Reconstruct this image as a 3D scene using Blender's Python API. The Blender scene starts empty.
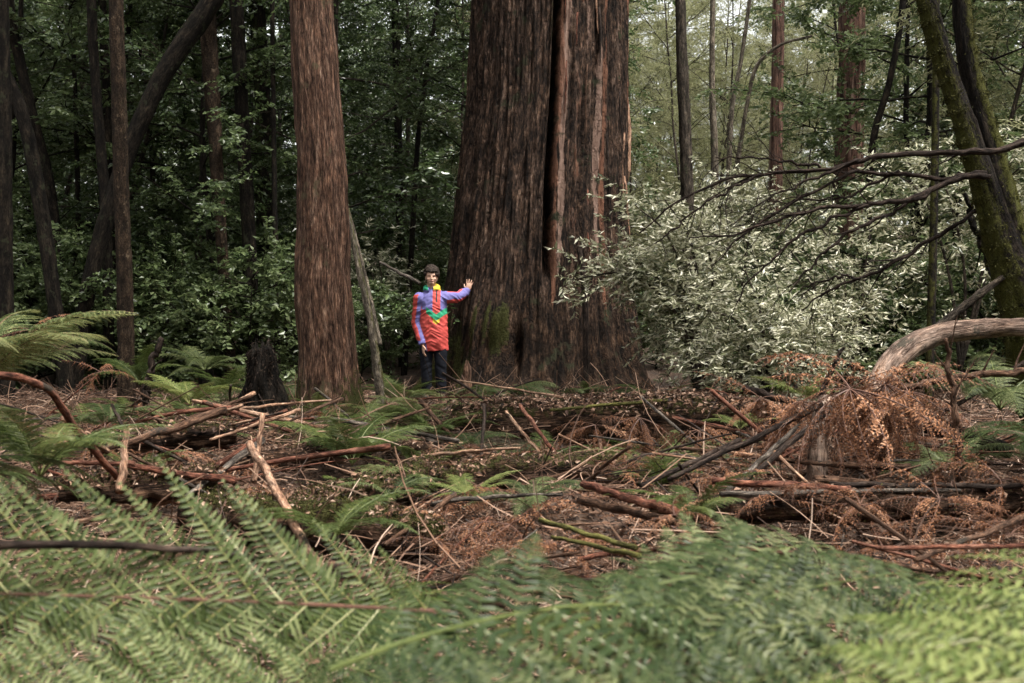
import bpy, math, random
import numpy as np
from mathutils import Vector, Matrix, noise
PI = math.pi
rng = np.random.default_rng(11)
random.seed(5)
SC = bpy.context.scene
COL = SC.collection
F = 1137.78          # focal length in pixels (40 mm on a 36 mm sensor, 1024 wide)
CZ = 1.6             # height of the camera

def at(px, py, Y):
    return np.array(((px - 512) / F * Y, Y, CZ - (py - 341.5) / F * Y))

def sm(a, b, x):
    t = np.clip((x - a) / (b - a), 0, 1)
    return t * t * (3 - 2 * t)

_pg = np.random.default_rng(99); _PERM = np.concatenate([_pg.permutation(256)] * 3); _GR = _pg.normal(0, 1, (256, 3)); _GR /= np.linalg.norm(_GR, axis=1)[:, None]
def pnoise(x, y, z):
    """gradient noise on arrays, about -1 to 1"""
    x, y, z = np.broadcast_arrays(x, y, z); i = [np.floor(q).astype(int) for q in (x, y, z)]; f = [q - k for q, k in zip((x, y, z), i)]
    u = [q * q * q * (q * (q * 6 - 15) + 10) for q in f]; out = 0.
    for a in (0, 1):
        for b in (0, 1):
            for c in (0, 1):
                h = _PERM[_PERM[_PERM[(i[0] + a) & 255] + ((i[1] + b) & 255)] + ((i[2] + c) & 255)]; g = _GR[h]
                d = g[..., 0] * (f[0] - a) + g[..., 1] * (f[1] - b) + g[..., 2] * (f[2] - c)
                out = out + d * (u[0] if a else 1 - u[0]) * (u[1] if b else 1 - u[1]) * (u[2] if c else 1 - u[2])
    return out * 1.5

# ------------------------------------------------------------------ terrain
GY = [-60, 0, 3, 7, 9.5, 12, 15.3, 20, 30, 60, 200]
GZ = [0.2, 0.12, 0.16, 0.36, 0.44, 0.58, 0.80, 1.05, 1.6, 4.2, 22.0]
MOUNDS = [((px - 512) / F * Y, Y, h, r) for px, Y, h, r in [(335, 9.2, .30, .75), (230, 8.2, .22, .6), (110, 8.6, .25, .7), (470, 8.6, .20, .5), (560, 7.0, .24, .5), (690, 8.9, .25, .5), (850, 7.9, .34, .7), (960, 7.2, .26, .6), (760, 9.6, .2, .6),
                                                                          (640, 8.0, -.22, .45), (400, 7.4, -.20, .45), (520, 9.7, -.16, .5), (300, 7.6, -.16, .5), (770, 7.2, -.15, .4), (160, 7.2, -.12, .5)]]
def ground(x, y):
    z = float(np.interp(y, GY, GZ))
    f = 1.0 if abs(y - 15.3) > 2 else 0.4
    z += f * 0.10 * noise.noise(Vector((x * .35, y * .35, 0.3))) + 0.045 * noise.noise(Vector((x * 1.3, y * 1.3, 4.1)))
    z += .25 * math.exp(-((y - 8.8) / 2.4) ** 2) * (noise.noise(Vector((x * .9, y * 1.1, 2.7))) + .5 * noise.noise(Vector((x * 2.3, y * 2.3, 7.7))))
    yb = 10.75 + 1.15 * math.exp(-((x - 1.25) / .40) ** 4)
    wx = float(sm(-1.2, -.3, x)) * float(sm(3.4, 2.6, x))
    z += wx * (.24 * float(sm(yb - .12, yb + .12, y)) * float(sm(14.2, 12.5, y)) - .10 * math.exp(-((y - 10.2) / .6) ** 2))
    for mx, my, mh, mr in MOUNDS:
        q = ((x - mx) ** 2 + ((y - my) * 1.2) ** 2) / mr ** 2
        if q < 6: z += mh * math.exp(-q) * (1 + .5 * noise.noise(Vector((x * 3, y * 3, 1.1))))
    z += 0.25 * math.exp(-((x + 2.6) / 1.4) ** 2 - ((y - 10.3) / 1.2) ** 2)
    return z

# ------------------------------------------------------------------ node helpers
def new_mat(name):
    m = bpy.data.materials.new(name); m.use_nodes = True
    nt = m.node_tree; nt.nodes.clear()
    out = nt.nodes.new('ShaderNodeOutputMaterial')
    bs = nt.nodes.new('ShaderNodeBsdfPrincipled')
    nt.links.new(bs.outputs[0], out.inputs[0])
    return m, nt, bs, out

def N(nt, typ, **kw):
    n = nt.nodes.new(typ)
    for k, v in kw.items():
        if k.startswith('i_'):
            n.inputs[k[2:].replace('_', ' ')].default_value = v
        else:
            setattr(n, k, v)
    return n

def ramp(nt, fac, stops):
    r = nt.nodes.new('ShaderNodeValToRGB')
    e = r.color_ramp.elements
    while len(e) < len(stops): e.new(0.5)
    for q, (p, c) in zip(e, stops):
        q.position = p; q.color = (*c, 1) if len(c) == 3 else c
    nt.links.new(fac, r.inputs[0])
    return r.outputs[0]

def mixc(nt, fac, a, b, mode='MIX'):
    m = nt.nodes.new('ShaderNodeMix'); m.data_type = 'RGBA'; m.blend_type = mode
    for s, v in ((0, fac), (6, a), (7, b)):
        if isinstance(v, (int, float)): m.inputs[s].default_value = v
        elif isinstance(v, tuple): m.inputs[s].default_value = (*v, 1)
        else: nt.links.new(v, m.inputs[s])
    return m.outputs[2]

def math_n(nt, op, a, b=None, c=None):
    m = nt.nodes.new('ShaderNodeMath'); m.operation = op
    for s, v in enumerate((a, b, c)):
        if v is None: continue
        if isinstance(v, (int, float)): m.inputs[s].default_value = v
        else: nt.links.new(v, m.inputs[s])
    return m.outputs[0]

def bump(nt, bs, h, strength=.6, dist=.02):
    b = nt.nodes.new('ShaderNodeBump'); b.inputs['Strength'].default_value = strength
    b.inputs['Distance'].default_value = dist
    nt.links.new(h, b.inputs['Height']); nt.links.new(b.outputs[0], bs.inputs['Normal'])

def leaf_mat(name, stops, rough=.35, trans=.25, spec=.5, objvar=.25):
    m, nt, bs, out = new_mat(name)
    g = N(nt, 'ShaderNodeNewGeometry'); oi = N(nt, 'ShaderNodeObjectInfo')
    f = math_n(nt, 'MULTIPLY_ADD', oi.outputs['Random'], objvar, math_n(nt, 'MULTIPLY', g.outputs['Random Per Island'], 1 - objvar))
    c = ramp(nt, f, stops)
    nt.links.new(c, bs.inputs['Base Color'])
    bs.inputs['Roughness'].default_value = rough
    bs.inputs['Specular IOR Level'].default_value = spec
    tr = N(nt, 'ShaderNodeBsdfTranslucent'); nt.links.new(c, tr.inputs[0])
    mx = N(nt, 'ShaderNodeMixShader'); mx.inputs[0].default_value = trans
    nt.links.new(bs.outputs[0], mx.inputs[1]); nt.links.new(tr.outputs[0], mx.inputs[2])
    nt.links.new(mx.outputs[0], out.inputs[0])
    return m

def bark_mat(name, stops, zs=.12, scale=9, moss=(.036, .038, .011), bstr=.8, bdist=.03, patch=None, streak=None, cracks=.75, zones=False):
    """bark along the 'bk' attribute (x, y round the trunk, z along it); moss where the 'moss' attribute says it grows"""
    m, nt, bs, out = new_mat(name)
    at_ = N(nt, 'ShaderNodeAttribute', attribute_name='bk')
    mp = N(nt, 'ShaderNodeMapping'); mp.inputs['Scale'].default_value = (scale, scale, scale * zs)
    nt.links.new(at_.outputs['Vector'], mp.inputs[0])
    n1 = N(nt, 'ShaderNodeTexNoise', i_Scale=1.0, i_Detail=7, i_Roughness=.62); nt.links.new(mp.outputs[0], n1.inputs['Vector'])
    mp2 = N(nt, 'ShaderNodeMapping'); mp2.inputs['Scale'].default_value = (scale * 5, scale * 5, scale * 5 * zs * 1.2)
    nt.links.new(at_.outputs['Vector'], mp2.inputs[0])
    n2 = N(nt, 'ShaderNodeTexNoise', i_Scale=1.0, i_Detail=5, i_Roughness=.6); nt.links.new(mp2.outputs[0], n2.inputs['Vector'])
    h = math_n(nt, 'MULTIPLY_ADD', n2.outputs[0], .5, math_n(nt, 'MULTIPLY', n1.outputs[0], .8))
    c = ramp(nt, math_n(nt, 'MULTIPLY_ADD', n2.outputs[0], .5, math_n(nt, 'MULTIPLY', n1.outputs[0], .55)), [(.525 + (p - .5) * .52, q) for p, q in stops])
    mpc = N(nt, 'ShaderNodeMapping'); mpc.inputs['Scale'].default_value = (scale * 2.4, scale * 2.4, scale * 2.4 * zs * .7); nt.links.new(at_.outputs['Vector'], mpc.inputs[0])
    nc = N(nt, 'ShaderNodeTexNoise', i_Scale=1.0, i_Detail=3, i_Roughness=.55, i_Distortion=.4); nt.links.new(mpc.outputs[0], nc.inputs['Vector'])
    ck = ramp(nt, math_n(nt, 'ABSOLUTE', math_n(nt, 'SUBTRACT', nc.outputs[0], .5)), [(.0, (0, 0, 0)), (.045, (1, 1, 1))])
    sp = N(nt, 'ShaderNodeTexNoise', i_Scale=scale * 9, i_Detail=3, i_Roughness=.7); nt.links.new(at_.outputs['Vector'], sp.inputs['Vector'])
    c = mixc(nt, math_n(nt, 'MULTIPLY_ADD', ck, -cracks, cracks), c, mixc(nt, 1.0, c, (.28, .26, .25), 'MULTIPLY'))
    c = mixc(nt, ramp(nt, sp.outputs[0], [(.60, (0, 0, 0)), (.68, (.55, .55, .55))]), c, mixc(nt, 1.0, c, (2.3, 2.2, 2.1), 'MULTIPLY'))
    mpm = N(nt, 'ShaderNodeMapping'); mpm.inputs['Scale'].default_value = (scale * .9, scale * .9, scale * .45); nt.links.new(at_.outputs['Vector'], mpm.inputs[0])
    nmo = N(nt, 'ShaderNodeTexNoise', i_Scale=1.0, i_Detail=7, i_Roughness=.72); nt.links.new(mpm.outputs[0], nmo.inputs['Vector'])
    c = mixc(nt, 1.0, c, ramp(nt, nmo.outputs[0], [(.36, (.42, .42, .42)), (.5, (1, 1, 1)), (.64, (1.7, 1.62, 1.5))]), 'MULTIPLY')
    h = math_n(nt, 'MULTIPLY_ADD', nmo.outputs[0], .5, h)
    h = math_n(nt, 'MULTIPLY_ADD', ck, .5 * cracks, math_n(nt, 'MULTIPLY_ADD', sp.outputs[0], .35, h))
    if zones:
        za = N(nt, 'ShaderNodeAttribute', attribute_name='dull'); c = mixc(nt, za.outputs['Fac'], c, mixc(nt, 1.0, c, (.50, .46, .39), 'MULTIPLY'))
        zb = N(nt, 'ShaderNodeAttribute', attribute_name='pale')
        zf = ramp(nt, math_n(nt, 'ADD', zb.outputs['Fac'], math_n(nt, 'MULTIPLY_ADD', n1.outputs[0], 1.6, -.8)), [(.40, (0, 0, 0)), (.52, (1, 1, 1))])
        c = mixc(nt, zf, c, mixc(nt, n2.outputs[0], (.10, .055, .040), (.33, .225, .18)))
        zc = N(nt, 'ShaderNodeAttribute', attribute_name='rust')
        zg = ramp(nt, math_n(nt, 'ADD', zc.outputs['Fac'], math_n(nt, 'MULTIPLY_ADD', n1.outputs[0], 1.6, -.8)), [(.40, (0, 0, 0)), (.55, (.85, .85, .85))])
        c = mixc(nt, zg, c, mixc(nt, n2.outputs[0], (.05, .020, .012), (.26, .125, .080)))
    if streak:
        mp3 = N(nt, 'ShaderNodeMapping'); mp3.inputs['Scale'].default_value = (streak[1], streak[1], streak[1] * streak[2])
        nt.links.new(at_.outputs['Vector'], mp3.inputs[0])
        n3 = N(nt, 'ShaderNodeTexNoise', i_Scale=1.0, i_Detail=4, i_Roughness=.55); nt.links.new(mp3.outputs[0], n3.inputs['Vector'])
        c = mixc(nt, ramp(nt, n3.outputs[0], [(streak[3], (0, 0, 0)), (streak[3] + .07, (1, 1, 1))]), c, mixc(nt, n2.outputs[0], tuple(q * .45 for q in streak[0]), streak[0]))
    if patch:
        n4 = N(nt, 'ShaderNodeTexNoise', i_Scale=patch[1], i_Detail=5, i_Roughness=.65); nt.links.new(at_.outputs['Vector'], n4.inputs['Vector'])
        c = mixc(nt, ramp(nt, n4.outputs[0], [(patch[2], (0, 0, 0)), (patch[2] + .06, (1, 1, 1))]), c, patch[0])
    ms = N(nt, 'ShaderNodeAttribute', attribute_name='moss')
    nm = N(nt, 'ShaderNodeTexNoise', i_Scale=14, i_Detail=6, i_Roughness=.7); nt.links.new(at_.outputs['Vector'], nm.inputs['Vector'])
    mf = ramp(nt, math_n(nt, 'ADD', ms.outputs['Fac'], math_n(nt, 'MULTIPLY_ADD', nm.outputs[0], 1.2, -.6)), [(.42, (0, 0, 0)), (.62, (1, 1, 1))])
    nf = N(nt, 'ShaderNodeTexNoise', i_Scale=70, i_Detail=4, i_Roughness=.7); nt.links.new(at_.outputs['Vector'], nf.inputs['Vector'])
    mc = ramp(nt, nf.outputs[0], [(.3, tuple(q * .45 for q in moss)), (.7, tuple(q * 1.6 for q in moss))])
    c = mixc(nt, mf, c, mc)
    nt.links.new(c, bs.inputs['Base Color'])
    bs.inputs['Roughness'].default_value = .85
    bs.inputs['Specular IOR Level'].default_value = .10
    bump(nt, bs, math_n(nt, 'MULTIPLY_ADD', math_n(nt, 'MULTIPLY', mf, nf.outputs[0]), .6, h), bstr, bdist)
    return m

def plain_mat(name, c1, c2, scale=20, rough=.7, bstr=.3, bdist=.005, stretch=(1, 1, 1), spec=.4):
    m, nt, bs, out = new_mat(name)
    tc = N(nt, 'ShaderNodeTexCoord'); mp = N(nt, 'ShaderNodeMapping'); mp.inputs['Scale'].default_value = stretch
    nt.links.new(tc.outputs['Object'], mp.inputs[0])
    n = N(nt, 'ShaderNodeTexNoise', i_Scale=scale, i_Detail=6, i_Roughness=.6); nt.links.new(mp.outputs[0], n.inputs['Vector'])
    nt.links.new(ramp(nt, n.outputs[0], [(.3, c1), (.7, c2)]), bs.inputs['Base Color'])
    bs.inputs['Roughness'].default_value = rough
    bs.inputs['Specular IOR Level'].default_value = spec
    bump(nt, bs, n.outputs[0], bstr, bdist)
    return m

M = {}
M['giant'] = bark_mat('giant_bark', [(.26, (.005, .0035, .003)), (.44, (.023, .0145, .0105)), (.58, (.056, .034, .024)), (.78, (.135, .095, .075))], zs=.24, scale=9,
                      zones=True, patch=((.028, .029, .016), 2.2, .60), bstr=1.0, bdist=.06)
M['brown'] = bark_mat('brown_fibrous_bark', [(.24, (.010, .0045, .003)), (.44, (.056, .030, .020)), (.60, (.118, .067, .046)), (.80, (.26, .175, .13))], zs=.20, scale=12,
                      patch=((.075, .058, .034), 3.0, .60), bstr=1.0, bdist=.025)
M['dark'] = bark_mat('dark_wet_bark', [(.3, (.003, .0025, .002)), (.5, (.010, .0078, .006)), (.75, (.032, .025, .018))], zs=.3, scale=12, moss=(.030, .036, .012), patch=((.028, .03, .017), 5, .60))  # very dark bark with sparse greenish patches
M['spotted'] = bark_mat('spotted_bark', [(.3, (.007, .0045, .003)), (.5, (.024, .0155, .010)), (.75, (.06, .042, .029))], zs=.5, scale=14, patch=((.105, .078, .052), 9, .62))
M['red'] = bark_mat('red_gum_bark', [(.3, (.022, .012, .009)), (.5, (.085, .047, .036)), (.75, (.17, .105, .082))], zs=.06, scale=9, streak=((.24, .16, .125), 6, .05, .58))
M['mossbark'] = bark_mat('mossy_bark', [(.3, (.003, .0025, .002)), (.5, (.010, .0075, .006)), (.75, (.03, .023, .017))], zs=.3, scale=14, moss=(.052, .052, .012))
M['grey'] = bark_mat('grey_smooth_bark', [(.3, (.013, .010, .008)), (.5, (.04, .032, .025)), (.75, (.10, .082, .066))], zs=.3, scale=14, patch=((.05, .052, .03), 6, .6))
M['polebark'] = bark_mat('pale_bark', [(.3, (.045, .036, .027)), (.5, (.12, .10, .078)), (.75, (.23, .20, .16))], zs=.3, scale=14, moss=(.06, .06, .018), patch=((.07, .07, .04), 6, .6))
M['charred'] = bark_mat('charred_stump', [(.3, (.003, .0025, .002)), (.5, (.008, .0065, .005)), (.78, (.026, .020, .016))], zs=.4, scale=16)
M['rotten'] = bark_mat('rotten_wood', [(.3, (.008, .005, .004)), (.5, (.04, .023, .015)), (.75, (.13, .078, .052))], zs=.12, scale=16, moss=(.045, .045, .014), bdist=.05)
M['pinkwood'] = bark_mat('bare_log_wood', [(.28, (.045, .027, .020)), (.46, (.145, .098, .076)), (.70, (.29, .215, .175))], zs=.16, scale=11, patch=((.05, .042, .032), 6, .585), bstr=.8, bdist=.02)
def stick_mat(n, a, b, c): return bark_mat(n, [(.3, a), (.5, b), (.75, c)], zs=.16, scale=26, bstr=.8, bdist=.008, patch=((.035, .028, .022), 7, .62))
M['s_red'] = stick_mat('stick_red_brown', (.025, .009, .006), (.105, .042, .028), (.20, .10, .07))
M['s_brown'] = stick_mat('stick_brown', (.016, .009, .006), (.068, .038, .025), (.15, .092, .065))
M['s_grey'] = stick_mat('stick_grey', (.016, .013, .011), (.065, .054, .046), (.17, .145, .125))
M['s_tan'] = stick_mat('stick_tan', (.08, .042, .027), (.24, .14, .094), (.42, .29, .21))
M['s_dark'] = stick_mat('stick_dark', (.006, .004, .0035), (.022, .015, .012), (.065, .048, .040))
M['s_green'] = stick_mat('stick_green', (.022, .018, .007), (.062, .060, .018), (.13, .122, .04))

M['leaf_beech'] = leaf_mat('beech_leaf', [(0, (.032, .052, .018)), (.45, (.075, .105, .040)), (.8, (.12, .155, .064)), (1, (.17, .195, .10))], .36, .42, .4)
M['leaf_bright'] = leaf_mat('glossy_leaf', [(0, (.030, .050, .018)), (.45, (.070, .105, .040)), (.85, (.115, .150, .062)), (1, (.19, .21, .12))], .26, .32, .65)
M['leaf_wattle'] = leaf_mat('wattle_leaf', [(0, (.11, .12, .055)), (.5, (.22, .225, .115)), (.9, (.32, .315, .175)), (1, (.38, .36, .24))], .45, .55, .35)
M['leaf_pale'] = leaf_mat('pale_leaf', [(0, (.045, .055, .025)), (.30, (.14, .15, .075)), (.65, (.42, .41, .28)), (1, (.76, .73, .60))], .38, .28, .5, .06)  # pale leaf; the cream end paints in leaves catching light
M['leaf_canopy'] = leaf_mat('canopy_leaf', [(0, (.03, .04, .018)), (1, (.08, .09, .045))], .4, .25, .4)
M['fern_pale'] = leaf_mat('fern_pale', [(0, (.020, .030, .007)), (.45, (.078, .106, .034)), (.88, (.24, .262, .120)), (.94, (.16, .10, .045))], 0.42, 0.38, .16, 0.30)
M['fern_green'] = leaf_mat('fern_green', [(0, (.016, .032, .007)), (.45, (.030, .050, .010)), (.92, (.13, .152, .042)), (.95, (.16, .10, .045))], 0.40, 0.38, .16, 0.45)
M['fern_dark'] = leaf_mat('fern_dark', [(0, (.010, .020, .006)), (.5, (.030, .050, .015)), (1, (.08, .10, .04))], 0.40, 0.36, .16, 0.45)
M['fern_yellow'] = leaf_mat('fern_yellow_green', [(0, (.022, .034, .005)), (.45, (.080, .112, .026)), (.93, (.25, .28, .10)), (.96, (.18, .11, .05))], 0.42, 0.40, .16, 0.40)
M['fern_blue'] = leaf_mat('fern_blue_green', [(0, (.006, .013, .003)), (.45, (.034, .052, .016)), (1, (.20, .215, .10))], 0.40, 0.36, .16, 0.45)
M['fern_dead'] = leaf_mat('fern_dead', [(0, (.035, .015, .008)), (.35, (.14, .060, .030)), (.7, (.35, .165, .085)), (1, (.55, .33, .21))], .7, .25, .15, .55)
M['rachis_yellow'] = plain_mat('rachis_yellow_green', (.12, .12, .03), (.22, .21, .07), 12, .5)
M['rachis_brown'] = plain_mat('rachis_brown', (.07, .032, .022), (.15, .075, .05), 12, .6)
M['rachis_green'] = plain_mat('rachis_green', (.06, .08, .02), (.12, .14, .04), 12, .5)
M['moss'] = leaf_mat('moss_tuft', [(0, (.010, .011, .004)), (.5, (.036, .036, .011)), (1, (.10, .095, .030))], .85, .15, .1, 0)
M['char_fibre'] = leaf_mat('char_fibre', [(0, (.003, .0025, .002)), (.6, (.014, .010, .008)), (1, (.05, .035, .026))], .9, .05, .1, 0)
M['litter'] = leaf_mat('leaf_litter', [(0, (.012, .007, .005)), (.35, (.068, .036, .024)), (.7, (.19, .108, .070)), (.9, (.32, .205, .145)), (1, (.38, .28, .22))], .7, .1, .25, 0)

# ------------------------------------------------------------------ mesh helpers
class Geo:
    def __init__(s): s.V = []; s.T = []; s.I = []; s.B = []; s.MO = []; s.n = 0
    def add(s, V, T, mat=0, bk=None, moss=None):
        V = np.asarray(V, float).reshape(-1, 3); T = np.asarray(T, int).reshape(-1, 3)
        s.V.append(V); s.T.append(T + s.n); s.I.append(np.full(len(T), mat) if np.isscalar(mat) else np.asarray(mat))
        s.B.append(V if bk is None else bk); s.MO.append(np.zeros(len(V)) if moss is None else np.asarray(moss, float)); s.n += len(V)
    def mesh(s, name, mats, smooth=True, attrs=True):
        V = np.concatenate(s.V); T = np.concatenate(s.T)
        me = bpy.data.meshes.new(name)
        me.vertices.add(len(V)); me.vertices.foreach_set('co', V.astype(np.float32).ravel())
        me.loops.add(T.size); me.loops.foreach_set('vertex_index', T.astype(np.int32).ravel())
        me.polygons.add(len(T)); me.polygons.foreach_set('loop_start', np.arange(0, T.size, 3, dtype=np.int32))
        for m in mats: me.materials.append(m if not isinstance(m, str) else M[m])
        me.polygons.foreach_set('material_index', np.concatenate(s.I).astype(np.int32))
        me.polygons.foreach_set('use_smooth', np.full(len(T), smooth, dtype=bool))
        me.update(calc_edges=True)
        if attrs:
            a = me.attributes.new('bk', 'FLOAT_VECTOR', 'POINT'); a.data.foreach_set('vector', np.concatenate(s.B).astype(np.float32).ravel())
            a = me.attributes.new('moss', 'FLOAT', 'POINT'); a.data.foreach_set('value', np.concatenate(s.MO).astype(np.float32))
        me.validate()
        return me

def link(name, me, parent=None, loc=(0, 0, 0)):
    o = bpy.data.objects.new(name, me); COL.objects.link(o); o.location = loc
    if parent is not None: o.parent = parent
    return o

def tag(o, label=None, cat=None, group=None, kind=None):
    if label: o['label'] = label
    if cat: o['category'] = cat
    if group: o['group'] = group
    if kind: o['kind'] = kind
    return o

def thing(name, loc, label, cat, group=None):
    return tag(link(name, None, None, loc), label, cat, group)

def copy_tree(src, loc=None, rotz=None, sc=None, parent=None):
    c = src.copy(); COL.objects.link(c)
    if parent is not None: c.parent = parent
    for ch in list(src.children): copy_tree(ch, parent=c)
    if loc is not None: c.location = loc
    if rotz is not None: c.rotation_euler = (0, 0, rotz)
    if sc is not None: c.scale = (sc, sc, sc) if np.isscalar(sc) else sc
    return c

def unit(v): 
    v = np.asarray(v, float); return v / (np.linalg.norm(v, axis=-1, keepdims=True) + 1e-12)

def spline(P, n):
    """smooth curve through the points of P (k, d), sampled at n places"""
    P = np.asarray(P, float); k = len(P)
    if k == 2: 
        t = np.linspace(0, 1, n)[:, None]; return P[0] * (1 - t) + P[1] * t
    E = np.vstack([2 * P[0] - P[1], P, 2 * P[-1] - P[-2]])
    u = np.linspace(0, k - 1 - 1e-9, n); i = u.astype(int); t = (u - i)[:, None]
    a, b, c, d = E[i], E[i + 1], E[i + 2], E[i + 3]
    return .5 * ((2 * b) + (c - a) * t + (2 * a - 5 * b + 4 * c - d) * t ** 2 + (3 * b - a - 3 * c + d) * t ** 3)

def frames(P):
    T = unit(np.gradient(P, axis=0)); n = len(P)
    ref = np.array((1., 0, 0)) if abs(T[0, 0]) < .9 else np.array((0, 1., 0))
    A = np.zeros((n, 3)); a = ref
    for i in range(n):
        a = a - T[i] * np.dot(a, T[i]); a /= np.linalg.norm(a) + 1e-12; A[i] = a
    return T, A, np.cross(T, A)

def ringtris(n, k):
    i = np.arange(n - 1)[:, None] * k; j = np.arange(k)[None]; j2 = (j + 1) % k
    a, b, c, d = i + j, i + j2, i + k + j2, i + k + j
    return np.concatenate([np.stack([a, b, c], -1).reshape(-1, 3), np.stack([a, c, d], -1).reshape(-1, 3)])

def tube(P, R, k=8, rough=0., nfreq=3., seed=0, caps=True, moss=None, lump=0.):
    """tube along P with radii R; rough = ragged ends and knobbly skin; moss(pos, normal) gives the moss weight"""
    P = np.asarray(P, float); n = len(P); R = np.broadcast_to(np.asarray(R, float), (n,)).copy()
    T, A, B = frames(P)
    th = np.linspace(0, 2 * PI, k, endpoint=False)
    s = np.concatenate([[0], np.cumsum(np.linalg.norm(np.diff(P, axis=0), axis=1))])
    D = A[:, None] * np.cos(th)[None, :, None] + B[:, None] * np.sin(th)[None, :, None]
    rr = np.repeat(R[:, None], k, 1)
    r0 = R.max()
    bk = np.stack([np.broadcast_to(np.cos(th) * r0, (n, k)), np.broadcast_to(np.sin(th) * r0, (n, k)), np.broadcast_to(s[:, None], (n, k))], -1) + seed * 3.7
    if rough: rr = rr * (1 + rough * pnoise(bk[..., 0] * nfreq / r0, bk[..., 1] * nfreq / r0, bk[..., 2] * nfreq * .35 / r0))
    if lump: rr = rr * (1 + lump * pnoise(bk[..., 0] * .9 / r0, bk[..., 1] * .9 / r0, bk[..., 2] * .5 / r0 + 9))
    V = P[:, None] + D * rr[..., None]
    mo = np.zeros((n, k)) if moss is None else moss(V, D)
    V = V.reshape(-1, 3); bk = bk.reshape(-1, 3); mo = mo.reshape(-1)
    Tt = ringtris(n, k)
    if caps:
        V = np.vstack([V, P[0], P[-1]]); bk = np.vstack([bk, bk[0], bk[-1]]); mo = np.concatenate([mo, [0, 0]])
        j = np.arange(k); j2 = (j + 1) % k; N_ = n * k
        Tt = np.concatenate([Tt, np.stack([np.full(k, N_), j2, j], -1), np.stack([np.full(k, N_ + 1), (n - 1) * k + j, (n - 1) * k + j2], -1)])
    return V, Tt, bk, mo

def add_tube(g, P, R, k=8, mat=0, **kw):
    V, T, b, m = tube(P, R, k, **kw); g.add(V, T, mat, b, m)

def leaf_geo(P, D, U, L, W, fold=.25, bend=0.):
    """one folded leaf per row: base, left, tip, right"""
    n = len(P); D = unit(D); S = unit(np.cross(D, U)); Nn = np.cross(S, D)
    L = np.broadcast_to(L, (n,))[:, None]; W = np.broadcast_to(W, (n,))[:, None]
    mid = P + D * L * .42
    V = np.stack([P, mid + S * W + Nn * W * fold, P + D * L - Nn * L * bend, mid - S * W + Nn * W * fold], 1).reshape(-1, 3)
    i = np.arange(n)[:, None] * 4
    T = np.concatenate([i + np.array([[0, 2, 1]]), i + np.array([[0, 3, 2]])])
    return V, T

def ribbon_geo(P, D, U, L, W, rg, seg=4, bend=.12):
    n = len(P); D = unit(D); S = unit(np.cross(D, U)); Nn = np.cross(S, D); b1 = rg.normal(0, bend, n)[:, None]; b2 = rg.normal(0, bend, n)[:, None]; V = []
    for i in range(seg + 1):
        t = i / seg; c = P + D * (L * t)[:, None] + (S * b1 + Nn * b2) * (L * t * (1 - t) * 2)[:, None]; w = (W * (1 - .4 * t))[:, None]
        V += [c + S * w, c - S * w * .5 + Nn * w * .87, c - S * w * .5 - Nn * w * .87]
    V = np.stack(V, 1).reshape(-1, 3); k = 3 * (seg + 1); T = []
    for i in range(seg):
        for j in range(3):
            a, b = i * 3 + j, i * 3 + (j + 1) % 3; T += [[a, b, b + 3], [a, b + 3, a + 3]]
    return V, (np.arange(n)[:, None, None] * k + np.array(T)[None]).reshape(-1, 3)

def sprig_leaves(SP, SD, SL, m, L, W, rg, spread=1.0, droop=.3, upn=.5):
    """m leaves set along each twig"""
    n = len(SP); SL = np.broadcast_to(SL, (n,))
    t = (np.arange(m) + rg.uniform(-.4, .4, (n, m))) / m
    base = SP[:, None] + SD[:, None] * (SL[:, None] * t)[..., None]
    base[..., 2] -= droop * SL[:, None] * t ** 2
    side = unit(np.cross(SD, np.array((0, 0, 1.)) + rg.normal(0, .2, (n, 3))))
    sg = np.where(np.arange(m) % 2 == 0, 1., -1.)[None, :, None]
    D = SD[:, None] * .6 + side[:, None] * sg * spread + rg.normal(0, .35, (n, m, 3)); D[..., 2] -= droop * .6
    U = np.array((0, 0, 1.)) * upn + rg.normal(0, .45, (n, m, 3))
    l = L * rg.uniform(.6, 1.25, (n, m)); 
    return leaf_geo(base.reshape(-1, 3), D.reshape(-1, 3), U.reshape(-1, 3), l.reshape(-1), (l * W / L).reshape(-1), .25, .12)

def wander(p, d, L, n, rg, wob, grav=0.):
    P = [np.asarray(p, float)]; d = unit(d)
    for i in range(n):
        d = unit(d + rg.normal(0, wob, 3) + np.array((0, 0, grav))); P.append(P[-1] + d * L / n)
    return np.array(P)

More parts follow.
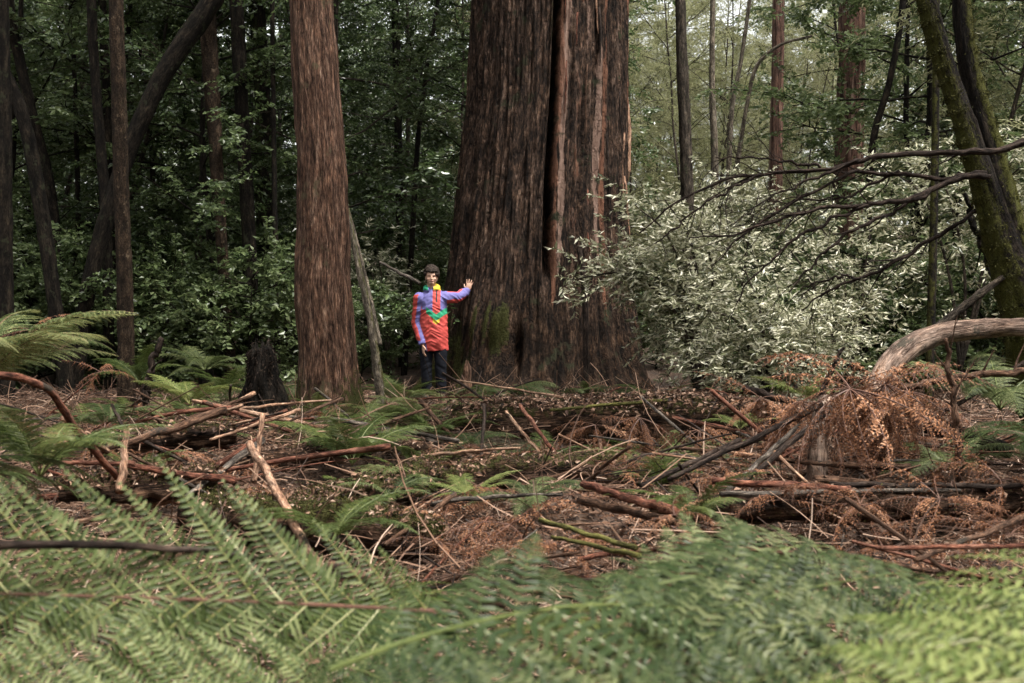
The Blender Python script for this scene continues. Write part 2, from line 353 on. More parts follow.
def tree_proto(seed, h, r, low, nl, L, W, sl, m, droop, tr, nsub=6, nspr=6, flat=.5, grav=-.03, wob=.12, up=(.0, .55), spread=1., lean=.06):
    rg = np.random.default_rng(seed); g = Geo(); lf = Geo()
    tp = wander((0, 0, -.3), (rg.normal(0, lean), rg.normal(0, lean), 1), h + .3, 12, rg, .05, .02)
    tr_ = np.interp(np.linspace(0, 1, 13), [0, .05, 1], [tr * 1.35, tr, tr * .18])
    add_tube(g, spline(tp, 40), np.interp(np.linspace(0, 1, 40), np.linspace(0, 1, 13), tr_), 9, rough=.12, seed=seed)
    SP = []; SD = []
    for i in range(nl):
        t = low + (1 - low) * (i + rg.uniform(0, 1)) / nl
        p = np.array([np.interp(t * 12, range(13), tp[:, q]) for q in range(3)])
        az = i * 2.4 + rg.uniform(-.6, .6); el = rg.uniform(*up)
        prof = (.45 + .55 * math.sin(PI * min(1, .25 + .75 * (t - low) / (1 - low + 1e-6)))) 
        ll = r * prof * rg.uniform(.55, 1.15)
        d = np.array((math.cos(az) * math.cos(el), math.sin(az) * math.cos(el), math.sin(el)))
        lp = wander(p, d, ll, 6, rg, wob, grav)
        add_tube(g, lp, np.linspace(max(.012, tr * .28), .006, 7), 5, seed=i, caps=False)
        for j in range(nsub):
            u = rg.uniform(.25, 1); q = np.array([np.interp(u * 6, range(7), lp[:, c]) for c in range(3)])
            sd = unit(unit(lp[-1] - lp[0]) + rg.normal(0, .6, 3) * np.array((1, 1, flat)))
            sp = wander(q, sd, ll * rg.uniform(.25, .5), 4, rg, wob * 1.2, grav)
            add_tube(g, sp, np.linspace(.009, .003, 5), 3, seed=j, caps=False)
            for k in range(nspr):
                v = (k + rg.uniform(0, 1)) / nspr * 4; x = np.array([np.interp(v, range(5), sp[:, c]) for c in range(3)])
                SP.append(x); SD.append(unit(unit(sp[-1] - sp[0]) + rg.normal(0, .55, 3) * np.array((1, 1, flat))))
    SP = np.array(SP); SD = np.array(SD)
    V, T = sprig_leaves(SP, SD, sl * rg.uniform(.6, 1.3, len(SP)), m, L, W, rg, spread, droop)
    lf.add(V, T)
    return g, lf

# ------------------------------------------------------------------ world, light, camera
w = bpy.data.worlds.new('World'); SC.world = w; w.use_nodes = True
nt = w.node_tree; bg = nt.nodes['Background']
sky = N(nt, 'ShaderNodeTexSky', sky_type='NISHITA', sun_disc=False, sun_elevation=math.radians(66), sun_rotation=math.radians(130))
sky.dust_density = 4.0; sky.air_density = 1.2; sky.ozone_density = .6
hs = N(nt, 'ShaderNodeHueSaturation', i_Saturation=.22); nt.links.new(sky.outputs[0], hs.inputs['Color'])
nt.links.new(mixc(nt, 1.0, hs.outputs[0], (1.0, .985, .93), 'MULTIPLY'), bg.inputs[0])
bg.inputs[1].default_value = .08
sl = bpy.data.lights.new('sun', 'SUN'); sl.energy = 1.5; sl.angle = math.radians(14); sl.color = (1, .965, .90)
so = bpy.data.objects.new('sun', sl); COL.objects.link(so)
el, rot = math.radians(66), math.radians(130)
so.rotation_euler = Vector((math.sin(rot) * math.cos(el), math.cos(rot) * math.cos(el), math.sin(el))).to_track_quat('Z', 'Y').to_euler()
so.location = (8, -6, 20)
cam = bpy.data.cameras.new('camera'); cam.lens = 40; cam.sensor_width = 36; cam.clip_start = .05; cam.clip_end = 1000
co = bpy.data.objects.new('camera', cam); COL.objects.link(co); co.location = (0, 0, CZ); co.rotation_euler = (PI / 2, 0, 0); SC.camera = co
cam.dof.use_dof = True; cam.dof.focus_distance = 14.8; cam.dof.aperture_fstop = 4.0
SC.view_settings.view_transform = 'Standard'; SC.view_settings.look = 'None'; SC.view_settings.gamma = 1; SC.view_settings.use_curve_mapping = False
SC.view_settings.exposure = EXPOSURE = 2.4
cy = SC.cycles
cy.max_bounces = 6; cy.diffuse_bounces = 3; cy.glossy_bounces = 2; cy.transmission_bounces = 4; cy.transparent_max_bounces = 4; cy.volume_bounces = 0
cy.use_denoising = True; cy.caustics_reflective = False; cy.caustics_refractive = False
cy.use_adaptive_sampling = True; cy.adaptive_threshold = .015

#%%GROUND
def build_ground():
    xs = np.concatenate([np.linspace(-200, -14, 24, endpoint=False), np.linspace(-14, 14, 150), np.linspace(14, 200, 25)[1:]])
    ys = np.concatenate([np.linspace(-60, -2, 10, endpoint=False), np.linspace(-2, 20, 130), np.linspace(20, 200, 40)[1:]])
    V = np.array([(x, y, ground(x, y)) for y in ys for x in xs])
    nx, ny = len(xs), len(ys)
    i = (np.arange(ny - 1)[:, None] * nx + np.arange(nx - 1)[None]).ravel()
    T = np.concatenate([np.stack([i, i + 1, i + nx + 1], -1), np.stack([i, i + nx + 1, i + nx], -1)])
    g = Geo(); g.add(V, T)
    m, nt, bs, out = new_mat('forest_floor')
    tc = N(nt, 'ShaderNodeTexCoord')
    a = N(nt, 'ShaderNodeTexNoise', i_Scale=3, i_Detail=8, i_Roughness=.7); nt.links.new(tc.outputs['Object'], a.inputs['Vector'])
    b = N(nt, 'ShaderNodeTexVoronoi', i_Scale=22); nt.links.new(tc.outputs['Object'], b.inputs['Vector'])
    c = ramp(nt, math_n(nt, 'MULTIPLY_ADD', a.outputs[0], .7, math_n(nt, 'MULTIPLY', N(nt, 'ShaderNodeSeparateColor').outputs[0], 0)), [(.25, (.014, .009, .006)), (.37, (.05, .028, .018)), (.5, (.10, .057, .036))])
    sepn = [n for n in nt.nodes if n.bl_idname == 'ShaderNodeSeparateColor'][0]; nt.links.new(b.outputs['Color'], sepn.inputs[0])
    c = mixc(nt, math_n(nt, 'MULTIPLY', sepn.outputs[0], .45), c, (.13, .075, .045))
    mo = N(nt, 'ShaderNodeTexNoise', i_Scale=1.1, i_Detail=5, i_Roughness=.6); nt.links.new(tc.outputs['Object'], mo.inputs['Vector'])
    c = mixc(nt, ramp(nt, mo.outputs[0], [(.58, (0, 0, 0)), (.66, (1, 1, 1))]), c, (.035, .042, .014))
    nt.links.new(c, bs.inputs['Base Color']); bs.inputs['Roughness'].default_value = .9
    bump(nt, bs, math_n(nt, 'ADD', a.outputs[0], b.outputs['Distance']), 1, .05)
    o = link('ground', g.mesh('ground', [m])); tag(o, kind='structure')
build_ground()

def build_litter():
    rg = np.random.default_rng(3); g = Geo()
    n = 90000
    Y = 3.5 + 13 * rg.uniform(0, 1, n) ** .9; X = rg.uniform(-1, 1, n) * (Y * .5 + 1.2)
    Z = np.array([ground(x, y) for x, y in zip(X, Y)]) + rg.uniform(.0, .05, n)
    P = np.stack([X, Y, Z], -1)
    D = rg.normal(0, 1, (n, 3)); D[:, 2] = np.abs(D[:, 2]) * .35 - .05
    U = np.array((0, 0, 1.)) + rg.normal(0, .5, (n, 3))
    L = rg.uniform(.03, .085, n)
    V, T = leaf_geo(P, D, U, L, L * rg.uniform(.06, .24, n), .3, .25); g.add(V, T)
    n = 16000       # bits of twig
    Y = 4 + 12.5 * rg.uniform(0, 1, n); X = rg.uniform(-1, 1, n) * (Y * .5 + 1)
    P = np.stack([X, Y, np.array([ground(x, y) for x, y in zip(X, Y)]) + rg.uniform(.01, .08, n)], -1)
    D = rg.normal(0, 1, (n, 3)); D[:, 2] *= .22
    L = rg.uniform(.12, .5, n); V, T = ribbon_geo(P, D, rg.normal(0, 1, (n, 3)), L, rg.uniform(.0018, .0045, n), rg); g.add(V, T)
    n = 12000       # strips of bark and stalk standing off the ground
    Y = 5 + 10 * rg.uniform(0, 1, n); X = rg.uniform(-1, 1, n) * (Y * .5 + 1)
    P = np.stack([X, Y, np.array([ground(x, y) for x, y in zip(X, Y)]) + rg.uniform(.0, .22, n)], -1)
    D = rg.normal(0, 1, (n, 3)); D[:, 2] = D[:, 2] * .38 + .05
    L = .10 + .6 * rg.uniform(0, 1, n) ** 2; V, T = ribbon_geo(P, D, rg.normal(0, 1, (n, 3)), L, rg.uniform(.002, .0065, n), rg); g.add(V, T)
    o = link('leaf_litter', g.mesh('leaf_litter', ['litter'], False, False)); tag(o, 'brown leaf litter and twig bits strewn over the forest floor', 'leaf litter', kind='stuff')
build_litter()

#%%TRUNKS
def pix_path(pts, Y):
    """pixel outline (x, y, width) at depth Y -> world points and radii, bottom first"""
    P = [];  R = []
    for q in pts:
        d = q[3] if len(q) > 3 else Y
        P.append(at(q[0], q[1], d)); R.append(q[2] / 2 / F * d)
    P = np.array(P); R = np.array(R)
    return P, R

def up_moss(base, amount, side=(0., 0., 1.)):
    s = np.array(side, float); s /= np.linalg.norm(s)
    def f(V, D):
        q = np.clip((D @ s) * .5 + .5, 0, 1)
        return amount * q
    return f

def moss_tufts(V, Nrm, wgt, n, rg, size=.03):
    """tiny moss blades standing on a surface where wgt is high"""
    p = wgt / wgt.sum(); i = rg.choice(len(V), n, p=p)
    P = V[i] + rg.normal(0, .018, (n, 3)); D = Nrm[i] + rg.normal(0, .8, (n, 3)); D[:, 2] -= .25
    l = size * rg.uniform(.4, 1.3, n)
    return leaf_geo(P - Nrm[i] * size * .4, D, rg.normal(0, 1, (n, 3)), l, l * .3, .2, .2)

CANOPY = []
def canopy_meshes():
    for s in range(2):
        g, lf = tree_proto(400 + s, 7, 4.6, .1, 22, .16, .045, .5, 10, .5, .12, nsub=6, nspr=6, up=(.1, .8))
        CANOPY.append(lf.mesh('canopy_crown', ['leaf_canopy'], False, False))
canopy_meshes()

def trunk_thing(name, label, cat, mat, Y, pts, group=None, top=15., crown=True, nseg=14, moss=None, tufts=0, rough=.10, parent=None, part='trunk', cs=1.0):
    P, R = pix_path(pts, Y)
    P = P[::-1]; R = R[::-1]                                   # bottom first
    gz = ground(P[0][0], P[0][1]) - .15
    if P[0][2] > gz + .05:                                     # carry it down to the ground
        d = unit(P[0] - P[1]); d[2] = min(d[2], -.6); k = (P[0][2] - gz) / -d[2]
        P = np.vstack([P[0] + d * k, P]); R = np.concatenate([[R[0] * 1.15], R])
    if P[-1][2] < top:
        d = unit(P[-1] - P[-2]); d = unit(d + np.array((0, 0, .8))); k = (top - P[-1][2]) / d[2]
        P = np.vstack([P, P[-1] + d * k * .5, P[-1] + d * k]); R = np.concatenate([R, [R[-1] * .9, R[-1] * .7]])
    ln = np.linalg.norm(np.diff(P, axis=0), axis=1).sum(); n = int(min(220, max(30, ln / .12)))
    PR = np.hstack([P, R[:, None]])
    # even spacing along the trunk
    s = np.concatenate([[0], np.cumsum(np.linalg.norm(np.diff(P, axis=0), axis=1))])
    S = spline(PR, len(P) * 12); ss = np.concatenate([[0], np.cumsum(np.linalg.norm(np.diff(S[:, :3], axis=0), axis=1))])
    q = np.linspace(0, ss[-1], n); S = np.stack([np.interp(q, ss, S[:, c]) for c in range(4)], -1)
    wob = np.array([[noise.noise(Vector((z * .8, Y * 3.1, c * 7.7))) for c in range(3)] for z in q]) * S[:, 3:4] * .13
    base = P[0].copy()
    if parent is None:
        parent = thing(name, base, label, cat, group)
    org = np.array(parent.location)
    g = Geo()
    add_tube(g, S[:, :3] + wob - org, S[:, 3], nseg, rough=rough, seed=(Y * 7 + base[0]) % 5, lump=.06, moss=moss)
    link(part, g.mesh(part, [mat]), parent)
    if tufts:
        V = g.V[0]; b = g.MO[0]; rg = np.random.default_rng(int(Y * 100))
        ctr = np.repeat(S[:, :3] + wob - org, nseg, 0); nr = unit(V[:len(ctr)] - ctr)
        vis = (V[:len(ctr), 2] + org[2]) < CZ + 345 / F * Y
        wv = np.clip(b[:len(ctr)] - .3, 0, 1) * vis + 1e-9
        vv, tt = moss_tufts(V[:len(ctr)], nr, wv, tufts * 2, rg, .016); gm = Geo(); gm.add(vv, tt)
        link('moss', gm.mesh('moss', ['moss'], False, False), parent)
    if crown:
        c = link('crown', CANOPY[int(Y * 10) % 2], parent, P[-1] - org + np.array((0, 0, -2.0)))
        c.rotation_euler = (0, 0, Y * 2.3); c.scale = (cs, cs, cs)
    return parent

TRUNKS = [
 ('forest_tree', 'dark straight trunk on the far left edge of the picture', 'tree', 'dark', 15, [(2, -20, 16), (4, 100, 17), (6, 310, 19)], None, .2),
 ('forest_tree', 'dark leaning trunk beside the straight one at the far left edge', 'tree', 'dark', 16, [(-22, 10, 14), (0, 62, 15), (22, 115, 16), (40, 200, 18), (54, 300, 18)], (-.5, 0, .8), .5),
 ('forest_tree', 'dim leaning trunk just behind the first leaning one at left', 'tree', 'dark', 18, [(8, -10, 12), (20, 60, 13), (33, 120, 14), (50, 190, 15), (60, 290, 15)], None, .3),
 ('forest_tree', 'thin dark sapling trunk between leaning trunks and twin black trunks', 'tree', 'dark', 19.5, [(72, -10, 5), (76, 120, 6), (80, 280, 7)], None, .2),
 ('forest_tree', 'black upright trunk, left one of the close pair at left', 'tree', 'dark', 17, [(91, -10, 12), (97, 100, 12), (105, 200, 13), (108, 310, 13)], None, .2),
 ('forest_tree', 'black thin trunk close behind the spotted brown trunk', 'tree', 'dark', 18.2, [(102, -10, 10), (107, 120, 11), (112, 310, 12)], None, .2),
 ('forest_tree', 'spotted brown trunk with patchy bark in front of the curved dark trunk', 'tree', 'spotted', 14.5, [(116, -20, 18), (119, 100, 19), (122, 200, 19), (125, 300, 20), (127, 385, 22)], (1, 0, .3), .35),
 ('forest_tree', 'dark curved trunk swooping up to the right behind the spotted trunk', 'tree', 'dark', 16.5, [(226, -40, 24), (206, 10, 25), (182, 45, 25), (160, 80, 23), (141, 120, 22), (125, 160, 21), (103, 230, 20), (88, 290, 20), (80, 340, 22)], (-.5, 0, .9), .45),
 ('forest_tree', 'brown trunk narrowing downward just right of the curved dark trunk', 'tree', 'spotted', 17, [(207, -20, 20), (211, 70, 20), (216, 150, 17), (222, 250, 14), (228, 330, 14)], None, .2),
 ('forest_tree', 'broad dim trunk half hidden by leaves left of the reddish brown trunk', 'tree', 'dark', 17.6, [(236, -20, 17), (242, 120, 17), (249, 250, 18), (252, 345, 19)], None, .4),
 ('forest_tree', 'grey green trunk hidden in leaves nearest the reddish brown trunk', 'tree', 'dark', 20.5, [(256, -20, 20), (262, 100, 20), (267, 320, 22)], None, .6),
 ('forest_tree', 'slender dark pole trunk against leaves left of the reddish brown trunk', 'tree', 'dark', 17.2, [(272, -20, 6), (274, 150, 6), (277, 320, 7)], None, .2),
 ('forest_tree', 'slender slightly leaning trunk to the right of the giant tree', 'tree', 'grey', 17, [(680, -20, 10), (683, 80, 12), (687, 180, 13), (690, 270, 14), (698, 330, 15), (711, 388, 17)], (-1, 0, .2), .35),
 ('gum_tree', 'distant red barked trunk behind the fallen bare branches', 'tree', 'red', 24, [(854, -20, 26), (850, 90, 28), (848, 180, 30), (846, 300, 32)], None, .0),
 ('gum_tree', 'far dim brown trunk left of the red barked trunk', 'tree', 'red', 26.5, [(779, -20, 12), (777, 100, 13), (775, 200, 15), (772, 300, 18)], None, .3),
 ('forest_tree', 'thin mossy pole trunk left of the leaning mossy twin trunks', 'tree', 'mossbark', 13, [(937, -20, 6), (936, 60, 7), (934, 200, 8), (930, 365, 9)], None, .6),
 ('forest_tree', 'thin trunk in the bright gap, nearest the slender leaning trunk', 'tree', 'grey', 24, [(713, -20, 5), (712, 80, 6), (715, 180, 8), (714, 300, 8)], None, .2),
 ('forest_tree', 'pale forked thin trunk in the middle of the bright gap', 'tree', 'grey', 27, [(752, -20, 4), (741, 60, 4), (732, 110, 5), (728, 200, 6), (730, 300, 7)], None, .1),
 ('forest_tree', 'thin bent trunk arching to the right across the bright gap', 'tree', 'grey', 22, [(812, 36, 2.5), (780, 45, 3), (757, 66, 4), (746, 110, 4), (738, 160, 5), (728, 220, 6)], None, .1),
 ('forest_tree', 'dim thin trunk right of the reddish brown trunk among leaves', 'tree', 'dark', 21, [(395, -20, 9), (398, 120, 10), (401, 260, 11)], None, .3),
 ('forest_tree', 'dim crooked trunk among leaves left of the giant tree', 'tree', 'dark', 19, [(440, -20, 5), (428, 60, 5), (418, 140, 6), (412, 240, 7)], None, .3),
 ('forest_tree', 'thin dark trunk behind the top of the mossy twin trunks', 'tree', 'dark', 18, [(905, -20, 8), (890, 80, 8), (872, 150, 9), (866, 300, 10)], None, .2),
 ('forest_tree', 'far dark trunk between the mossy pole and the mossy twin trunks', 'tree', 'dark', 21, [(962, -20, 12), (960, 120, 13), (957, 320, 14)], None, .3),
]
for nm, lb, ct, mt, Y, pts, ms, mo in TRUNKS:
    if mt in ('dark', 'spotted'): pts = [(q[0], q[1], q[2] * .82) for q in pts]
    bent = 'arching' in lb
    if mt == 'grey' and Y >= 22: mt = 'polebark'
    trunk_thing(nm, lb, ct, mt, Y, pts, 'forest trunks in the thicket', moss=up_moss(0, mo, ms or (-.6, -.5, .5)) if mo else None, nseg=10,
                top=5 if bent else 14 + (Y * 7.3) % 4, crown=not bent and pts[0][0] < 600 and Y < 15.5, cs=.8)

# the reddish brown tree left of the person
trunk_thing('tall_tree', 'reddish brown fibrous barked tree standing left of the person', 'tree', 'brown', 12,
            [(306, -120, 40), (311, 0, 43), (317, 100, 47), (322, 200, 51), (325, 300, 55), (327, 350, 58), (328, 380, 63), (330, 412, 72), (332, 450, 90)],
            top=17, nseg=44, rough=.09, moss=lambda V, D: .15 + .75 * sm(1.15, .0, V[..., 2] - .15 * np.abs(D[..., 0])) * (.5 + .5 * np.abs(D[..., 0])), tufts=2600)

# mossy twin trunks on the right
tw = trunk_thing('mossy_tree', 'leaning mossy tree with two trunks at the right edge', 'tree', 'mossbark', 9,
            [(904, -60, 15), (919, -20, 17), (943, 60, 19), (966, 130, 22), (985, 190, 25), (1004, 250, 32), (1026, 310, 46), (1042, 380, 56)],
            top=9, nseg=24, rough=.3, moss=up_moss(0, .80, (-.8, -.2, .45)), tufts=8000, cs=.6)
trunk_thing('x', '', '', 'mossbark', 9.15, [(953, -60, 14), (959, -20, 15), (970, 70, 19), (988, 140, 22), (1005, 205, 26), (1022, 270, 32), (1040, 340, 38)],
            top=9.5, nseg=22, rough=.3, moss=up_moss(0, .85, (.8, -.1, .45)), tufts=5000, parent=tw, cs=.6)

# ------------------------------------------------------------------ the giant tree
def build_giant():
    Yc = 16.6; s = Yc / F
    ys = [-400, 0, 100, 200, 280, 340, 375, 392, 410]
    cx = [553, 550, 547.5, 541, 538, 537, 536, 536, 536]
    hw = [70, 77.5, 79.5, 85, 91, 98, 105, 113, 120]
    z0 = CZ - (410 - 341.5) * s; zt = 24.
    zs = np.concatenate([np.linspace(z0, 7.6, 300), np.linspace(7.6, zt, 60)[1:]])
    py = 341.5 - (zs - CZ) / s
    k = 600; th = np.linspace(-PI / 2, 1.5 * PI, k, endpoint=False)     # starts at the face toward -Y
    base = np.array(((536 - 512) * s, Yc, ground(.35, 15.4)))
    V = np.zeros((len(zs), k, 3)); BK = np.zeros_like(V); MO = np.zeros((len(zs), k)); NR = np.zeros_like(V); PA = np.zeros_like(MO); RU = np.zeros_like(MO); DU = np.zeros_like(MO)
    lobes = [(-2.85, .26, .50), (-2.12, .24, .50), (-1.72, .12, .16), (-1.35, .2, .20), (-.85, .22, .2), (-.3, .24, .25), (.5, .3, .4), (1.4, .3, .4), (2.4, .3, .4)]
    for i, z in enumerate(zs):
        C = np.interp(py[i], ys, cx); R = np.interp(py[i], ys, hw) * s
        X0 = (C - 512) * s; hz = z - z0
        fl = math.exp(-hz / .75); fl2 = math.exp(-hz / 1.6)
        a = th; ca, sa = np.cos(a), np.sin(a)
        n1 = pnoise(ca * 2.2, sa * 2.2, z * .16); n2 = pnoise(ca * 7, sa * 7, z * .30 + 5)
        n3 = pnoise(ca * 22, sa * 22, z * .9 + 2); n4 = pnoise(ca * 55, sa * 55, z * 2.3)
        n6 = pnoise(ca * 13, sa * 13, z * .55 + 11)
        r = R * (1 + .035 * n1 + .03 * n2 + .028 * (.35 - 2 * np.abs(n3)) * (.45 + .55 * float(sm(1.6, 3.2, z))) + .022 * (.35 - 2 * np.abs(n6)) * np.where(np.cos(th + PI / 2) > -.2, np.where(th < -PI / 2 + .02, .35, 1.), .35) + .008 * n4)
        aw = ((a + PI) % (2 * PI)) - PI
        for (la, lw, amp) in lobes:
            d = aw - la - .10 * math.sin(hz * 1.3 + la * 5) * (hz < 3)
            d = ((d + PI) % (2 * PI)) - PI
            r = r + np.exp(-(d / lw) ** 2) * (amp * .9 * fl + .07 * fl2)
        r = r - .05 * fl2
        # the long dark fissure, and the shoulders on both sides of it
        af = -PI / 2 + .055 + .012 * math.sin(z * 1.1)
        d = a - af
        up = float(sm(2.3, 3.0, z))
        r = r - .48 * R * up * np.exp(-(d / .040) ** 4)
        r = r + .035 * R * up * (sm(.03, .10, d) - sm(.55, .75, d)) + .045 * R * up * np.exp(-((d + .12) / .07) ** 2)
        for dc, wd, dp in ((.33, .03, .03), (.52, .035, .045), (.80, .03, .035), (-.75, .05, .04), (-.38, .04, .02)):
            r = r - dp * R * np.exp(-((d - dc - .03 * math.sin(z * .9 + dc * 9)) / wd) ** 2) * (.35 + .65 * float(sm(1, 3, z)))
        # mossy burl on the left root, hollow between the roots right of it
        mb = np.exp(-((aw + 2.08) / .22) ** 2 - ((z - 1.85) / .38) ** 2) * (1 + .7 * n2)
        r = r + .13 * mb * (1 + .9 * n6)
        r = r - .30 * np.exp(-((aw + 1.80) / .07) ** 2 - ((z - 1.35) / .45) ** 2)
        V[i] = np.stack([X0 + ca * r, Yc + sa * r, np.full(k, z)], -1); NR[i] = np.stack([ca, sa, np.full(k, .15)], -1)
        BK[i] = np.stack([ca * R, sa * R, np.full(k, z)], -1)
        n5 = pnoise(ca * 3, sa * 3, z * 1.1 + 8)
        left = np.where(aw < 0, sm(-1.4, -2.2, aw), 1)
        m = .10 + .3 * n5 + mb * (.55 + 1.2 * n6 + .5 * n3) + (.22 + .65 * n5 + .3 * n6) * left * sm(3.0, 1.2, z) + .18 * sm(1.6, .9, z)
        m = m + .42 * np.exp(-((d + .09) / .06) ** 2) * sm(2.2, 4.5, z) - .3 * sm(.05, .15, d) * sm(2.0, 2.8, z)
        MO[i] = m
        jt = .05 * pnoise(0 * a + 3.3, 0 * a, z * .8); upz = float(sm(1.9, 3.2, z))
        PA[i] = .75 * (np.exp(-((d - .13 - jt) / .055) ** 2) + .9 * np.exp(-((d - .56 + jt) / .045) ** 2) * float(sm(6.3, 5.2, z)) + .6 * np.exp(-((d - .40 - jt) / .04) ** 2) * float(sm(5.0, 6.0, z))) * upz
        RU[i] = .62 * (np.exp(-((d - .07) / .05) ** 2) + np.exp(-((d - .64 + jt) / .06) ** 2) + .9 * np.exp(-((d - 1.35) / .12) ** 2) + .5 * np.exp(-((d - .3) / .1) ** 2)) * float(sm(1.0, 2.4, z))
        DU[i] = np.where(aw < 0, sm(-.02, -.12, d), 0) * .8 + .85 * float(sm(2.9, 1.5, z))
    g = Geo(); T = ringtris(len(zs), k)
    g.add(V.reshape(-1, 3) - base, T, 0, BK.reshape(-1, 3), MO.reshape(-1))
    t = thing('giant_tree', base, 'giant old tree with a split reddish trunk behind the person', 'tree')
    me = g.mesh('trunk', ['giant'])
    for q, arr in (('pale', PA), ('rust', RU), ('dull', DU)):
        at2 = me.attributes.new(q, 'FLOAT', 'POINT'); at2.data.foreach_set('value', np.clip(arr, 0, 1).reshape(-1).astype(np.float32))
    link('trunk', me, t)
    rg = np.random.default_rng(9); gm = Geo()
    wv = np.clip(MO.reshape(-1) - .55, 0, 1.2) * (V[..., 2].reshape(-1) < 7) * (V[..., 1].reshape(-1) < Yc + .2)
    vv, tt = moss_tufts(V.reshape(-1, 3) - base, NR.reshape(-1, 3), wv + 1e-9, 60000, rg, .011); gm.add(vv, tt)
    link('moss', gm.mesh('moss', ['moss'], False, False), t)
    # a long splinter of orange bark peeling off the right edge
    gs = Geo(); P = np.array([at(626.5, y, 16.4) for y in (88, 110, 130, 150, 170, 186)]) - base
    P[:, 0] += np.array([.0, .01, .02, .015, .02, .0])
    add_tube(gs, P, [.015, .035, .045, .05, .04, .01], 7, rough=.4, nfreq=2)
    link('bark_strip', gs.mesh('bark_strip', ['s_tan']), t)
    for q in range(16):
        ia = int(rg.uniform(8, 120)); iz = int(rg.uniform(130, 270)); ln = int(rg.uniform(14, 50)); gs = Geo()
        zz = np.linspace(iz, max(60, iz - ln), 8).astype(int); P = V[zz, ia] - base + NR[zz, ia] * (np.linspace(.0, rg.uniform(.01, .06), 8) - .01)[:, None]
        P[:, 0] += np.cumsum(rg.normal(0, .006, 8)); add_tube(gs, P, np.linspace(.022, .006, 8) * rg.uniform(.6, 1.3), 5, rough=.5, nfreq=2)
        link('bark_strip', gs.mesh('bark_strip', [('s_red', 's_brown', 's_dark', 's_tan')[q % 4] if q != 3 else 's_brown']), t)
    c = link('crown', CANOPY[0], t, (0, 0, zt - base[2] - 1)); c.scale = (1.3, 1.3, 1.3)
build_giant()

#%%PERSON
def ell(g, c, r, mat=0, nu=24, nv=16, rot=None):
    u = np.linspace(0, 2 * PI, nu, endpoint=False); v = np.linspace(.0, PI, nv)
    V = np.array([[(math.sin(b) * math.cos(a), math.sin(b) * math.sin(a), math.cos(b)) for a in u] for b in v]).reshape(-1, 3) * np.array(r)
    if rot is not None: V = V @ np.array(Matrix.Rotation(rot[0], 3, rot[1])).T
    g.add(V + np.array(c), ringtris(nv, nu), mat)

def etube(g, P, rx, ry, k=24, mat=0):
    P = np.asarray(P, float); n = 30; D = spline(np.hstack([P, np.array(rx)[:, None], np.array(ry)[:, None]]), n)
    C = D[:, :3]; T, A, B = frames(C); th = np.linspace(0, 2 * PI, k, endpoint=False)
    V = C[:, None] + A[:, None] * (np.cos(th)[None] * D[:, 3:4])[..., None] + B[:, None] * (np.sin(th)[None] * D[:, 4:5])[..., None]
    V = np.vstack([V.reshape(-1, 3), C[0], C[-1]]); T_ = ringtris(n, k); j = np.arange(k); j2 = (j + 1) % k
    T_ = np.concatenate([T_, np.stack([np.full(k, n * k), j2, j], -1), np.stack([np.full(k, n * k + 1), (n - 1) * k + j, (n - 1) * k + j2], -1)])
    g.add(V, T_, mat)

def fuse(g, vox, smooth=4, name='body'):
    """one continuous skin round the shapes in g"""
    o = link('tmp', g.mesh('tmp', [], attrs=False))
    r = o.modifiers.new('r', 'REMESH'); r.mode = 'VOXEL'; r.voxel_size = vox
    s = o.modifiers.new('s', 'SMOOTH'); s.iterations = smooth; s.factor = .5
    dg = bpy.context.evaluated_depsgraph_get(); me = bpy.data.meshes.new_from_object(o.evaluated_get(dg)); me.name = name
    bpy.data.objects.remove(o)
    for p in me.polygons: p.use_smooth = True
    me.materials.clear()
    return me

def crumple(me, a, b):
    n = len(me.vertices); co = np.zeros(n * 3, np.float32); me.vertices.foreach_get('co', co); co = co.reshape(-1, 3)
    nr = np.zeros(n * 3, np.float32); me.vertex_normals.foreach_get('vector', nr); nr = nr.reshape(-1, 3)
    q = pnoise(co[:, 0] * 6 + co[:, 2] * 3, co[:, 1] * 6, co[:, 2] * 17 + co[:, 0] * 9 * np.sign(co[:, 0]))
    f = a * (.45 - 1.6 * np.abs(q)) + b * pnoise(co[:, 0] * 14 + 4, co[:, 1] * 14, co[:, 2] * 26)
    me.vertices.foreach_set('co', (co + nr * f[:, None]).astype(np.float32).ravel()); me.update()

def cloth(name, col, rough=.75, spec=.3):
    return plain_mat(name, tuple(c * .85 for c in col), col, 18, rough, .35, .006, spec=spec)

